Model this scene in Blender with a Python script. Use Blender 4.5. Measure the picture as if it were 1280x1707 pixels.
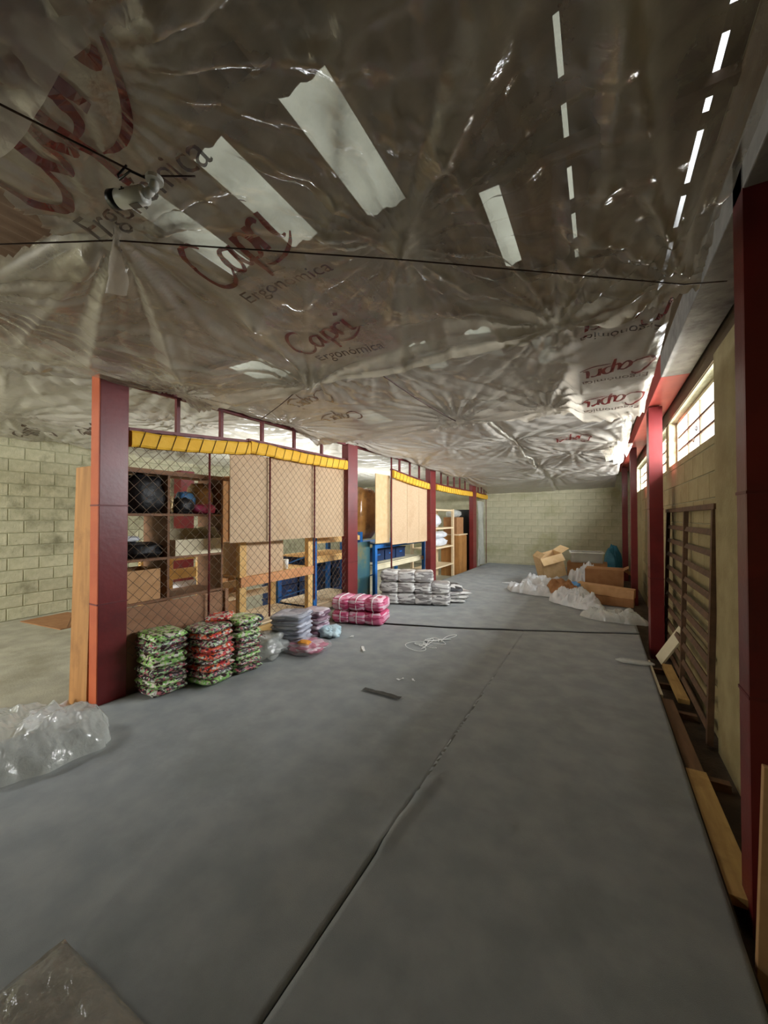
import bpy, bmesh, math, random
from mathutils import Vector, Matrix, Euler, noise

for o in list(bpy.data.objects):
    bpy.data.objects.remove(o, do_unlink=True)
sc = bpy.context.scene
col = sc.collection
PI = math.pi

# ------------------------------------------------------------------ camera
cam_d = bpy.data.cameras.new('camera')
cam_d.sensor_fit = 'VERTICAL'
cam_d.sensor_height = 36.0
cam_d.lens = 640.0 / 1707.0 * 36.0
cam_d.clip_start = 0.05
cam = bpy.data.objects.new('camera', cam_d)
col.objects.link(cam)
cam.location = (0, 0, 1.5)
cam.rotation_euler = (PI / 2 + 9.5 / 640.0, 0, math.radians(29.358))
sc.camera = cam

# ------------------------------------------------------------------ world: bright overcast sky
W = bpy.data.worlds.new('overcast_sky')
sc.world = W
W.use_nodes = True
bg = W.node_tree.nodes['Background']
bg.inputs[0].default_value = (0.93, 0.97, 1.0, 1)
bg.inputs[1].default_value = 3.0

sc.view_settings.view_transform = 'Standard'
sc.view_settings.look = 'None'
sc.view_settings.exposure = 0.28
sc.view_settings.gamma = 1.0
sc.view_settings.use_curve_mapping = False


def area(name, loc, rot, sx, sy, power, color=(1, 1, 1)):
    d = bpy.data.lights.new(name, 'AREA')
    d.shape = 'RECTANGLE'
    d.size = sx
    d.size_y = sy
    d.energy = power
    d.color = color
    o = bpy.data.objects.new(name, d)
    col.objects.link(o)
    o.location = loc
    o.rotation_euler = rot
    return o


DAY = (0.94, 0.98, 1.0)
# daylight just outside the windows of the right wall (facing the room)
area('window_daylight', (1.75, 7.1, 2.6), (0, PI / 2, 0), 1.3, 9.0, 2700, DAY)
# added light at an invented door behind the camera, brightens the nearest column
area('added_door_light', (-6.0, -4.9, 1.25), (PI / 2, 0, 0), 3.4, 2.5, 260, (1.0, 0.97, 0.90))
# daylight under the clear roof panels of the left hall
for (x, y, p) in ((-6.4, -1.6, 110), (-5.4, 5.4, 160), (-5.4, 9.0, 120)):
    area('skylight_daylight', (x, y, 4.0), (0, 0, 0), 0.75, 1.6, p, DAY)

# ------------------------------------------------------------------ materials
def new_mat(name):
    m = bpy.data.materials.new(name)
    m.use_nodes = True
    nt = m.node_tree
    for n in list(nt.nodes):
        nt.nodes.remove(n)
    out = nt.nodes.new('ShaderNodeOutputMaterial')
    return m, nt, out


def s2l(c):
    return tuple(((v / 255.0) / 12.92 if v / 255.0 < 0.04045 else ((v / 255.0 + 0.055) / 1.055) ** 2.4) for v in c)


def ramp(nt, stops, const=False):
    r = nt.nodes.new('ShaderNodeValToRGB')
    cr = r.color_ramp
    if const:
        cr.interpolation = 'CONSTANT'
    while len(cr.elements) < len(stops):
        cr.elements.new(0.5)
    for e, (p, c) in zip(cr.elements, stops):
        e.position = p
        e.color = (*s2l(c), 1)
    return r


def mat(name, c1, c2=None, scale=6.0, rough=0.7, metal=0.0, bump=0.1, bscale=60.0, stretch=(1, 1, 1),
        c3=None, s3=1.5, spec=0.4, lo=0.35, hi=0.65, rnd=0.0):
    """noise-varied procedural surface: c1..c2 fine variation, c3 large stains"""
    m, nt, out = new_mat(name)
    b = nt.nodes.new('ShaderNodeBsdfPrincipled')
    nt.links.new(b.outputs[0], out.inputs[0])
    tc = nt.nodes.new('ShaderNodeTexCoord')
    mp = nt.nodes.new('ShaderNodeMapping')
    mp.inputs['Scale'].default_value = stretch
    nt.links.new(tc.outputs['Object'], mp.inputs[0])
    n1 = nt.nodes.new('ShaderNodeTexNoise')
    n1.inputs['Scale'].default_value = scale
    n1.inputs['Detail'].default_value = 5
    nt.links.new(mp.outputs[0], n1.inputs[0])
    r = ramp(nt, [(lo, c1), (hi, c2 or c1)])
    nt.links.new(n1.outputs[0], r.inputs[0])
    last = r.outputs[0]
    if c3:
        n3 = nt.nodes.new('ShaderNodeTexNoise')
        n3.inputs['Scale'].default_value = s3
        n3.inputs['Detail'].default_value = 6
        n3.inputs['Roughness'].default_value = 0.65
        geo = nt.nodes.new('ShaderNodeNewGeometry')
        nt.links.new(geo.outputs['Position'], n3.inputs[0])
        r3 = nt.nodes.new('ShaderNodeValToRGB')
        r3.color_ramp.elements[0].position = 0.52
        r3.color_ramp.elements[1].position = 0.72
        nt.links.new(n3.outputs[0], r3.inputs[0])
        mx = nt.nodes.new('ShaderNodeMix')
        mx.data_type = 'RGBA'
        nt.links.new(r3.outputs[0], mx.inputs[0])
        nt.links.new(last, mx.inputs[6])
        mx.inputs[7].default_value = (*s2l(c3), 1)
        last = mx.outputs[2]
    if rnd:
        oi = nt.nodes.new('ShaderNodeObjectInfo')
        mr = nt.nodes.new('ShaderNodeMapRange')
        mr.inputs[3].default_value = 1 - rnd
        mr.inputs[4].default_value = 1 + rnd
        nt.links.new(oi.outputs['Random'], mr.inputs[0])
        hs = nt.nodes.new('ShaderNodeHueSaturation')
        nt.links.new(mr.outputs[0], hs.inputs['Value'])
        nt.links.new(last, hs.inputs['Color'])
        last = hs.outputs[0]
    nt.links.new(last, b.inputs['Base Color'])
    b.inputs['Roughness'].default_value = rough
    b.inputs['Metallic'].default_value = metal
    b.inputs['Specular IOR Level'].default_value = spec
    if bump:
        n2 = nt.nodes.new('ShaderNodeTexNoise')
        n2.inputs['Scale'].default_value = bscale
        n2.inputs['Detail'].default_value = 3
        nt.links.new(mp.outputs[0], n2.inputs[0])
        bp = nt.nodes.new('ShaderNodeBump')
        bp.inputs['Strength'].default_value = bump
        bp.inputs['Distance'].default_value = 0.02
        nt.links.new(n2.outputs[0], bp.inputs['Height'])
        nt.links.new(bp.outputs[0], b.inputs['Normal'])
    return m


def film(name, haze, dcol, tint=(1, 1, 1), rough=0.16, hv=0.12, trans=0.5, bump=0.25, bscale=14.0):
    """thin plastic film: clear share, milky share (diffuse + translucent), glossy coat"""
    m, nt, out = new_mat(name)
    tr = nt.nodes.new('ShaderNodeBsdfTransparent')
    tr.inputs[0].default_value = (*tint, 1)
    df = nt.nodes.new('ShaderNodeBsdfDiffuse')
    df.inputs[0].default_value = (*s2l(dcol), 1)
    tl = nt.nodes.new('ShaderNodeBsdfTranslucent')
    tl.inputs[0].default_value = (*s2l(dcol), 1)
    gl = nt.nodes.new('ShaderNodeBsdfGlossy')
    gl.inputs['Roughness'].default_value = rough
    gl.inputs[0].default_value = (0.9, 0.9, 0.9, 1)
    mm = nt.nodes.new('ShaderNodeMixShader')
    mm.inputs[0].default_value = trans
    nt.links.new(df.outputs[0], mm.inputs[1])
    nt.links.new(tl.outputs[0], mm.inputs[2])
    geo = nt.nodes.new('ShaderNodeNewGeometry')
    n = nt.nodes.new('ShaderNodeTexNoise')
    n.inputs['Scale'].default_value = 1.7
    n.inputs['Detail'].default_value = 7
    n.inputs['Roughness'].default_value = 0.62
    nt.links.new(geo.outputs['Position'], n.inputs[0])
    mr = nt.nodes.new('ShaderNodeMapRange')
    mr.inputs[1].default_value = 0.3
    mr.inputs[2].default_value = 0.7
    mr.inputs[3].default_value = max(0.02, haze - hv)
    mr.inputs[4].default_value = min(0.98, haze + hv)
    nt.links.new(n.outputs[0], mr.inputs[0])
    at = nt.nodes.new('ShaderNodeAttribute')          # gathered folds: several layers of film
    at.attribute_name = 'layers'
    ah = nt.nodes.new('ShaderNodeMath')
    ah.operation = 'ADD'
    ah.use_clamp = True
    nt.links.new(mr.outputs[0], ah.inputs[0])
    nt.links.new(at.outputs['Fac'], ah.inputs[1])
    m2 = nt.nodes.new('ShaderNodeMixShader')
    nt.links.new(ah.outputs[0], m2.inputs[0])
    nt.links.new(tr.outputs[0], m2.inputs[1])
    nt.links.new(mm.outputs[0], m2.inputs[2])
    fr = nt.nodes.new('ShaderNodeLayerWeight')        # thin film reflects alike from both sides (Schlick)
    pw = nt.nodes.new('ShaderNodeMath')
    pw.operation = 'POWER'
    pw.inputs[1].default_value = 5.0
    nt.links.new(fr.outputs['Facing'], pw.inputs[0])
    fa = nt.nodes.new('ShaderNodeMath')
    fa.operation = 'MULTIPLY_ADD'
    fa.inputs[1].default_value = 0.6
    fa.inputs[2].default_value = 0.085
    nt.links.new(pw.outputs[0], fa.inputs[0])
    m3 = nt.nodes.new('ShaderNodeMixShader')
    nt.links.new(fa.outputs[0], m3.inputs[0])
    nt.links.new(m2.outputs[0], m3.inputs[1])
    nt.links.new(gl.outputs[0], m3.inputs[2])
    nt.links.new(m3.outputs[0], out.inputs[0])
    n2 = nt.nodes.new('ShaderNodeTexNoise')
    n2.inputs['Scale'].default_value = bscale
    n2.inputs['Detail'].default_value = 4
    n2.inputs['Distortion'].default_value = 0.3
    nt.links.new(geo.outputs['Position'], n2.inputs[0])
    bp = nt.nodes.new('ShaderNodeBump')
    bp.inputs['Strength'].default_value = bump
    bp.inputs['Distance'].default_value = 0.03
    nt.links.new(n2.outputs[0], bp.inputs['Height'])
    for b in (df, tl, gl, fr):
        nt.links.new(bp.outputs[0], b.inputs['Normal'])
    return m


def patterned(name, cols, scale=28.0, gloss=0.25, st=(1, 1, 1)):
    m, nt, out = new_mat(name)
    b = nt.nodes.new('ShaderNodeBsdfPrincipled')
    nt.links.new(b.outputs[0], out.inputs[0])
    tc = nt.nodes.new('ShaderNodeTexCoord')
    oi = nt.nodes.new('ShaderNodeObjectInfo')
    ad = nt.nodes.new('ShaderNodeVectorMath')
    ad.operation = 'MULTIPLY_ADD'
    ad.inputs[1].default_value = st
    sc_ = nt.nodes.new('ShaderNodeVectorMath')
    sc_.operation = 'SCALE'
    sc_.inputs[0].default_value = (17, 31, 11)
    nt.links.new(oi.outputs['Random'], sc_.inputs['Scale'])
    nt.links.new(tc.outputs['Object'], ad.inputs[0])
    nt.links.new(sc_.outputs[0], ad.inputs[2])
    nz = nt.nodes.new('ShaderNodeTexNoise')
    nz.inputs['Scale'].default_value = scale * 0.22
    nz.inputs['Detail'].default_value = 2
    nt.links.new(ad.outputs[0], nz.inputs[0])
    v = nt.nodes.new('ShaderNodeTexVoronoi')
    v.inputs['Scale'].default_value = scale
    nt.links.new(ad.outputs[0], v.inputs[0])
    sp = nt.nodes.new('ShaderNodeSeparateColor')
    nt.links.new(v.outputs['Color'], sp.inputs[0])
    m1 = nt.nodes.new('ShaderNodeMath')
    m1.operation = 'MULTIPLY_ADD'
    m1.inputs[1].default_value = 0.62
    nt.links.new(sp.outputs[0], m1.inputs[0])
    m0 = nt.nodes.new('ShaderNodeMath')
    m0.operation = 'MULTIPLY'
    m0.inputs[1].default_value = 0.45
    nt.links.new(nz.outputs[0], m0.inputs[0])
    nt.links.new(m0.outputs[0], m1.inputs[2])
    r = ramp(nt, [(i / len(cols), c) for i, c in enumerate(cols)], const=True)
    nt.links.new(m1.outputs[0], r.inputs[0])
    nt.links.new(r.outputs[0], b.inputs['Base Color'])
    b.inputs['Roughness'].default_value = 0.45
    b.inputs['Coat Weight'].default_value = gloss
    b.inputs['Coat Roughness'].default_value = 0.15
    n2 = nt.nodes.new('ShaderNodeTexNoise')
    n2.inputs['Scale'].default_value = 45
    nt.links.new(ad.outputs[0], n2.inputs[0])
    bp = nt.nodes.new('ShaderNodeBump')
    bp.inputs['Strength'].default_value = 0.5
    bp.inputs['Distance'].default_value = 0.02
    nt.links.new(n2.outputs[0], bp.inputs['Height'])
    nt.links.new(bp.outputs[0], b.inputs['Normal'])
    return m


M = {}
M['carpet'] = mat('grey_carpet', (148, 152, 153), (162, 165, 164), 5, 0.98, 0, 0.35, 420, c3=(138, 141, 140), s3=1.1, spec=0.05)
M['deck'] = mat('dark_deck', (52, 44, 36), (70, 58, 46), 5, 0.9, stretch=(1, .2, 1), bump=0.2)
M['concrete'] = mat('concrete_floor', (150, 146, 128), (176, 171, 150), 3, 0.75, bump=0.15, c3=(128, 122, 100), s3=0.9)
M['block_left'] = mat('painted_block_left', (180, 178, 148), (202, 198, 170), 9, 0.85, bump=0.35, bscale=50, c3=(128, 126, 100), s3=2.2, rnd=0.07)
M['block_right'] = mat('painted_block_right', (158, 144, 104), (172, 158, 118), 6, 0.8, bump=0.2, bscale=40, c3=(140, 122, 82), s3=1.3, rnd=0.03)
M['block_back'] = mat('painted_block_back', (178, 174, 146), (196, 191, 162), 5, 0.85, bump=0.2, bscale=40, c3=(158, 154, 116), s3=1.0, rnd=0.02)
M['mortar'] = mat('mortar', (150, 146, 118), (166, 161, 132), 12, 0.95, bump=0.3)
M['mortar_left'] = mat('mortar_left', (168, 168, 140), (186, 184, 156), 12, 0.95, bump=0.3)
M['lintel_shade'] = mat('lintel_and_shade', (84, 68, 48), (106, 88, 62), 5, 0.85, stretch=(1, .15, 1), bump=0.2)
M['roof'] = mat('roof_sheet', (78, 61, 46), (92, 72, 55), 3, 0.8, bump=0.1, c3=(66, 51, 39), s3=0.8)
M['red'] = mat('red_steel', (102, 28, 30), (116, 34, 34), 4, 0.38, bump=0.05, bscale=30, c3=(88, 25, 28), s3=2.2, spec=0.5)
M['red_dark'] = mat('dark_red_steel', (92, 32, 34), (108, 40, 40), 8, 0.5, bump=0.05)
M['orange'] = mat('red_steel_lit', (178, 86, 46), (164, 72, 40), 4, 0.5, bump=0.05)  # column red with the light on its front painted in as orange
M['grey_beam'] = mat('grey_beam', (150, 146, 142), (172, 168, 164), 10, 0.6, bump=0.3, bscale=25, c3=(110, 102, 98), s3=4)
M['lit_red_beam'] = mat('red_beam', (176, 70, 62), (186, 80, 70), 5, 0.5, bump=0.1)  # red paint with the window light mixed into the colour
M['wood'] = mat('brown_board', (150, 104, 54), (172, 122, 68), 4, 0.6, stretch=(5, 5, .5), bump=0.1, c3=(132, 88, 44), s3=3)
M['wood_dark'] = mat('dark_shelf_wood', (118, 84, 60), (136, 98, 70), 5, 0.7, stretch=(4, .6, 4), bump=0.1)
M['pine'] = mat('pine', (214, 170, 104), (228, 188, 122), 5, 0.65, stretch=(4, .5, 4), bump=0.08)
M['pine_red'] = mat('pine_orange', (206, 142, 92), (216, 156, 106), 5, 0.65, stretch=(4, .5, 4), bump=0.08)
M['pine_light'] = mat('pine_light', (222, 198, 160), (232, 210, 174), 5, 0.65, stretch=(4, .5, 4), bump=0.08)
M['plank_tan'] = mat('tan_plank', (196, 160, 96), (178, 142, 82), 6, 0.7, stretch=(6, .6, 6), bump=0.1, c3=(160, 124, 66), s3=5)
M['plank_dark'] = mat('old_plank', (110, 82, 56), (126, 94, 64), 6, 0.8, stretch=(6, .6, 6), bump=0.1)
M['cream'] = mat('cream_board', (226, 216, 184), (216, 204, 172), 5, 0.6, bump=0.05)
M['mdf'] = mat('hardboard', (196, 166, 132), (206, 178, 144), 30, 0.75, bump=0.1, bscale=120, c3=(188, 156, 122), s3=2)
M['card'] = mat('cardboard', (184, 142, 98), (196, 154, 110), 12, 0.85, bump=0.06)
M['card_dark'] = mat('cardboard_brown', (150, 106, 68), (162, 118, 78), 10, 0.85, bump=0.06)
M['card_light'] = mat('cardboard_pale', (206, 174, 128), (216, 186, 142), 10, 0.85, bump=0.06)
M['kick'] = mat('kick_board', (150, 108, 78), (160, 120, 90), 6, 0.75, stretch=(3, .6, 3), bump=0.06, c3=(138, 98, 72), s3=3)
M['yellow'] = mat('yellow_foam', (226, 170, 40), (236, 184, 60), 6, 0.7, bump=0.25, bscale=30)
M['wire'] = mat('dark_wire', (60, 46, 42), (80, 60, 52), 20, 0.5, 0.6, bump=0)
M['mesh_wire'] = mat('galvanised_wire', (112, 96, 80), (128, 110, 92), 20, 0.5, 0.5, bump=0)
M['rust'] = mat('rusty_grille', (92, 70, 52), (112, 84, 62), 14, 0.7, 0.2, bump=0.15)
M['blue'] = mat('blue_steel', (30, 96, 168), (42, 112, 184), 5, 0.45, bump=0.05)
M['navy'] = mat('navy_plastic', (26, 44, 78), (36, 58, 96), 6, 0.4, bump=0.05)
M['teal'] = mat('teal_stained_sheet', (42, 88, 104), (72, 104, 96), 3, 0.55, bump=0.05, c3=(118, 108, 70), s3=3)
M['white'] = mat('white_plastic', (226, 226, 220), (234, 234, 228), 5, 0.4, bump=0.02)
M['black'] = mat('black_plastic', (18, 18, 20), (26, 26, 28), 5, 0.35, bump=0.03)
M['black_bag'] = mat('black_bag', (20, 20, 22), (30, 30, 32), 6, 0.48, bump=0.5, bscale=16, spec=0.35)
M['blue_bag'] = mat('blue_bag', (84, 152, 222), (110, 172, 232), 6, 0.35, bump=0.4, bscale=16)
M['teal_bag'] = mat('teal_bag', (44, 112, 140), (60, 132, 158), 6, 0.4, bump=0.4, bscale=10)
M['pink_bag'] = mat('pink_bag', (196, 70, 118), (214, 92, 138), 6, 0.35, bump=0.4, bscale=16)
M['tan_bag'] = mat('tan_bag', (196, 156, 100), (216, 182, 132), 7, 0.28, bump=0.5, bscale=14, c3=(236, 214, 176), s3=9)
M['brown_wrap'] = mat('brown_wrap', (140, 96, 48), (168, 120, 66), 5, 0.22, bump=0.5, bscale=9, c3=(104, 70, 36), s3=5, spec=0.7)
M['white_cloth'] = mat('white_cloth', (206, 208, 214), (226, 228, 232), 6, 0.6, bump=0.4, bscale=18)
M['gold'] = mat('gold_foil', (200, 164, 110), (236, 214, 170), 16, 0.25, 0.4, bump=0.3)
M['string'] = mat('white_string', (226, 228, 226), (236, 236, 234), 5, 0.7, bump=0)
M['grey_metal'] = mat('grey_pipe', (112, 108, 100), (126, 122, 114), 6, 0.5, 0.3, bump=0.05)
M['debris'] = mat('dusty_gap', (70, 58, 46), (92, 78, 62), 7, 0.95, bump=0.4)
M['foam'] = mat('foam_slab', (118, 112, 98), (150, 146, 134), 4, 0.6, bump=0.4, bscale=9, c3=(96, 88, 74), s3=5)
M['dirt'] = mat('dark_stain', (72, 70, 66), (84, 82, 78), 30, 0.95, bump=0.3)
M['film_near'] = film('clear_ceiling_film', 0.33, (206, 196, 176), rough=0.12, hv=0.18)
M['film_mid'] = film('dusty_ceiling_film', 0.70, (206, 196, 180), rough=0.24, hv=0.14, bump=0.18)
M['film_far'] = film('milky_ceiling_film', 0.86, (206, 198, 186), rough=0.38, hv=0.1, bump=0.12)
M['film_left'] = film('left_ceiling_film', 0.80, (206, 200, 186), rough=0.28, hv=0.12)
M['film_bag'] = film('crumpled_clear_film', 0.55, (232, 236, 232), rough=0.12, hv=0.2, trans=0.35, bump=0.6, bscale=16)
M['film_white'] = film('white_film', 0.90, (240, 243, 246), rough=0.2, hv=0.06, trans=0.3, bump=0.5, bscale=12)
M['film_wrap'] = film('packing_film', 0.25, (226, 226, 226), rough=0.1, hv=0.15, bump=0.6, bscale=20)
M['print_red'] = film('red_ink', 0.88, (128, 22, 24), rough=0.2, hv=0.06, trans=0.45, bump=0.1)
M['print_brown'] = film('brown_ink', 0.85, (84, 52, 44), rough=0.2, hv=0.06, trans=0.4, bump=0.1)
M['skylight'] = film('fibreglass_panel', 0.97, (118, 118, 102), rough=0.4, hv=0.02, trans=0.85, bump=0.05)
M['glass'] = film('dusty_window_glass', 0.06, (230, 230, 220), rough=0.05, hv=0.03, bump=0.0)
M['tub'] = film('clear_tub_plastic', 0.3, (220, 222, 220), rough=0.1, hv=0.1, bump=0.05)
M['fab_green'] = patterned('green_print_fabric', [(40, 26, 28), (214, 214, 196), (120, 176, 84), (164, 204, 116), (58, 34, 34), (206, 196, 176), (226, 222, 206)], 40, st=(1, 1, 1.6))
M['fab_red'] = patterned('red_print_fabric', [(58, 30, 32), (220, 206, 190), (196, 52, 62), (222, 96, 52), (70, 36, 38), (198, 190, 172), (150, 190, 120)], 40, st=(1, 1, 1.6))
M['fab_dark'] = patterned('dark_print_fabric', [(38, 26, 28), (198, 196, 186), (54, 32, 36), (150, 186, 130), (44, 30, 32), (170, 90, 100), (196, 188, 180)], 44, st=(1, 1, 1.6))
M['fab_grey'] = patterned('grey_fabric', [(118, 122, 138), (168, 172, 186), (196, 198, 210), (140, 144, 160), (184, 186, 198)], 9, 0.5, (.6, .6, 5))
M['fab_lilac'] = patterned('lilac_fabric', [(150, 120, 134), (196, 178, 190), (120, 86, 104), (214, 204, 212)], 10, 0.5, (.7, .7, 4))
M['fab_pink'] = patterned('pink_fabric', [(206, 64, 118), (226, 110, 150), (238, 196, 212), (196, 52, 104), (232, 150, 180)], 9, 0.6, (.7, .7, 5))
M['fab_stripe'] = patterned('grey_white_fabric', [(96, 92, 92), (214, 212, 208), (150, 146, 144), (222, 220, 216), (110, 106, 106)], 9, 0.5, (.8, .8, 4.5))
M['fab_black'] = patterned('black_white_fabric', [(40, 40, 44), (60, 60, 64), (214, 214, 212), (48, 48, 52), (52, 52, 56)], 9, 0.4)
M['orange_cloth'] = mat('orange_cloth', (232, 148, 40), (240, 166, 66), 9, 0.6, bump=0.3)
M['sky_cloth'] = mat('pale_blue_film', (176, 206, 218), (206, 226, 232), 8, 0.3, bump=0.5, bscale=20)


# ------------------------------------------------------------------ mesh helpers
class MB:
    def __init__(self):
        self.v = []
        self.f = []

    def add(self, verts, faces):
        n = len(self.v)
        self.v += [tuple(p) for p in verts]
        self.f += [tuple(i + n for i in f) for f in faces]

    def box(self, x0, x1, y0, y1, z0, z1, rot=None, piv=None):
        vs = [Vector((x, y, z)) for z in (z0, z1) for y in (y0, y1) for x in (x0, x1)]
        if rot is not None:
            pv = Vector(piv) if piv else Vector(((x0 + x1) / 2, (y0 + y1) / 2, (z0 + z1) / 2))
            R = Euler(rot).to_matrix()
            vs = [R @ (p - pv) + pv for p in vs]
        self.add(vs, [(0, 2, 3, 1), (4, 5, 7, 6), (0, 1, 5, 4), (2, 6, 7, 3), (0, 4, 6, 2), (1, 3, 7, 5)])
        return self

    def bar(self, p, q, w, h, up=(0, 0, 1)):
        p, q = Vector(p), Vector(q)
        d = (q - p).normalized()
        u = Vector(up)
        if abs(d.dot(u)) > 0.95:
            u = Vector((0, 1, 0))
        s = d.cross(u).normalized()
        t = s.cross(d).normalized()
        vs = []
        for b in (p, q):
            for (i, j) in ((-1, -1), (1, -1), (1, 1), (-1, 1)):
                vs.append(b + s * (i * w / 2) + t * (j * h / 2))
        self.add(vs, [(0, 3, 2, 1), (4, 5, 6, 7), (0, 1, 5, 4), (1, 2, 6, 5), (2, 3, 7, 6), (3, 0, 4, 7)])
        return self

    def tube(self, pts, r, n=8, cap=True):
        pts = [Vector(p) for p in pts]
        rs = r if isinstance(r, (list, tuple)) else [r] * len(pts)
        base = len(self.v)
        prev = None
        for i, p in enumerate(pts):
            d = (pts[min(i + 1, len(pts) - 1)] - pts[max(i - 1, 0)])
            d = d.normalized() if d.length > 1e-9 else Vector((0, 0, 1))
            if prev is None:
                u = Vector((0, 0, 1)) if abs(d.z) < 0.9 else Vector((1, 0, 0))
                s = d.cross(u).normalized()
            else:
                s = (prev - d * prev.dot(d)).normalized()
            prev = s
            t = d.cross(s)
            for k in range(n):
                a = 2 * PI * k / n
                self.v.append(tuple(p + (s * math.cos(a) + t * math.sin(a)) * rs[i]))
        for i in range(len(pts) - 1):
            for k in range(n):
                a = base + i * n + k
                b = base + i * n + (k + 1) % n
                self.f.append((a, b, b + n, a + n))
        if cap:
            self.f.append(tuple(base + k for k in range(n))[::-1])
            e = base + (len(pts) - 1) * n
            self.f.append(tuple(e + k for k in range(n)))
        return self

    def grid(self, nx, ny, fn, keep=None):
        base = len(self.v)
        for j in range(ny + 1):
            for i in range(nx + 1):
                self.v.append(tuple(fn(i / nx, j / ny)))
        for j in range(ny):
            for i in range(nx):
                a = base + j * (nx + 1) + i
                if keep:
                    c = self.v[a]
                    if not keep(c[0], c[1]):
                        continue
                self.f.append((a, a + 1, a + nx + 2, a + nx + 1))
        return self

    def mesh(self, name, m, smooth=False):
        me = bpy.data.meshes.new(name)
        me.from_pydata(self.v, [], self.f)
        me.materials.append(m)
        if smooth:
            me.polygons.foreach_set('use_smooth', [True] * len(me.polygons))
        me.update()
        return me

    def build(self, name, m, parent=None, smooth=False, bevel=0.0, label=None):
        o = bpy.data.objects.new(name, self.mesh(name, m, smooth))
        col.objects.link(o)
        if parent:
            o.parent = parent
        if bevel:
            b = o.modifiers.new('bevel', 'BEVEL')
            b.width = bevel
            b.segments = 2
            b.limit_method = 'ANGLE'
        if label:
            o['label'] = label
        return o


def tag(o, label, cat, group=None):
    o['label'] = label
    o['category'] = cat
    if group:
        o['group'] = group
    return o


def struct(o):
    o['kind'] = 'structure'
    return o


def thing(name, loc=(0, 0, 0), rz=0):
    o = bpy.data.objects.new(name, None)
    o.empty_display_size = 0.1
    col.objects.link(o)
    o.location = loc
    o.rotation_euler.z = rz
    return o


def copy_tree(o, parent=None):
    c = o.copy()
    col.objects.link(c)
    c.parent = parent
    for ch in [q for q in bpy.data.objects if q.parent == o]:
        copy_tree(ch, c)
    return c


def fbm(x, y, z=0.0, o=4):
    s, a = 0.0, 1.0
    for k in range(o):
        s += a * noise.noise(Vector((x, y, z)))
        x, y, z, a = x * 2.03 + 3.1, y * 2.03 + 1.7, z * 2.03 + 0.4, a * 0.5
    return s


def ridge(x, y, z=0.0, o=4):
    s, a = 0.0, 1.0
    for k in range(o):
        s += a * (1 - 2 * abs(noise.noise(Vector((x, y, z)))))
        x, y, z, a = x * 2.1 + 3.1, y * 2.1 + 1.7, z * 2.1 + 0.4, a * 0.5
    return s


_rc = random.Random(77)
CR = [[(math.cos(a), math.sin(a), _rc.uniform(.8, 1.25), _rc.uniform(0, 1)) for a in [_rc.uniform(0, PI) for _ in range(4)]] for _ in range(8)]


def crumple(x, y, seed=0, o=3):
    """creased facets: triangle waves in random directions, 0..1-ish"""
    x += .12 * noise.noise(Vector((x * 2, y * 2, seed)))
    y += .12 * noise.noise(Vector((x * 2, y * 2, seed + 9)))
    s, a, f = 0.0, 1.0, 1.0
    for k in range(o):
        for (c, n, q, ph) in CR[(seed + k) % 8]:
            t = ((x * c + y * n) * f * q + ph + seed * .37) % 1.0
            s += a * .25 * abs(2 * t - 1)
        a *= .5
        f *= 2.1
    return s


# ------------------------------------------------------------------ the setting
XR, XL, YB, YF = 0.75, -8.25, 12.9, -5.0     # right wall, left wall, back wall, front wall
ZG = -0.15                                    # concrete level; carpeted deck is z = 0


def edge(y):                                  # left edge of the carpeted deck
    return -3.53 + 0.022 * y


g = MB().box(XL - .2, XR + .2, YF, YB + .2, ZG - .1, ZG)
struct(g.build('floor', M['concrete']))
d = MB()
ys = [-3 + i * (YB + 3) / 8 for i in range(9)]
vs = []
for y in ys:
    vs += [(edge(y), y, ZG), (edge(y), y, -.012), (.44, y, -.012), (.44, y, ZG)]
fs = []
for i in range(8):
    a = i * 4
    fs += [(a, a + 4, a + 5, a + 1), (a + 1, a + 5, a + 6, a + 2), (a + 2, a + 6, a + 7, a + 3)]
fs += [(0, 1, 2, 3), (32, 35, 34, 33)]
d.add(vs, fs)
deck = struct(d.build('floor', M['deck']))


def seam(x):
    pts = [(-3.6, 4.46), (-1.79, 5.0), (.6, 6.0)]
    for (a, b) in zip(pts, pts[1:]):
        if x <= b[0]:
            break
    t = (x - a[0]) / (b[0] - a[0])
    return a[1] + t * (b[1] - a[1]) + .02 * noise.noise(Vector((x * 3, 0, 0)))


RIDGES = [((-.88, 1.55), (-.83, 2.1), .016, .03), ((-.86, 1.93), (-.39, 1.95), .016, .025), ((-1.1, 2.37), (-.51, 2.38), .006, .022),
          ((-.52, 2.25), (-.1, 2.27), .007, .022), ((-1.09, 3.96), (.2, 3.96), .010, .03), ((-1.09, 3.96), (-1.09, 5.1), .008, .03),
          ((-1.87, 1.31), (-1.6, .6), .007, .025), ((-2.3, 1.7), (-.9, 1.72), .007, .05), ((-1.3, 1.9), (-1.25, 2.9), .005, .03),
          ((-2.2, 2.6), (-.2, 2.75), .004, .05), ((-2.4, 6.2), (-2.2, 8.6), .006, .04), ((-1.2, 6.6), (-1.0, 9.2), .006, .04),
          ((-1.9, 5.6), (-1.6, 7.6), .006, .04), ((-.7, 5.8), (-.6, 7.2), .006, .04), ((-2.7, 3.0), (-2.3, 4.2), .005, .04)]


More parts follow.
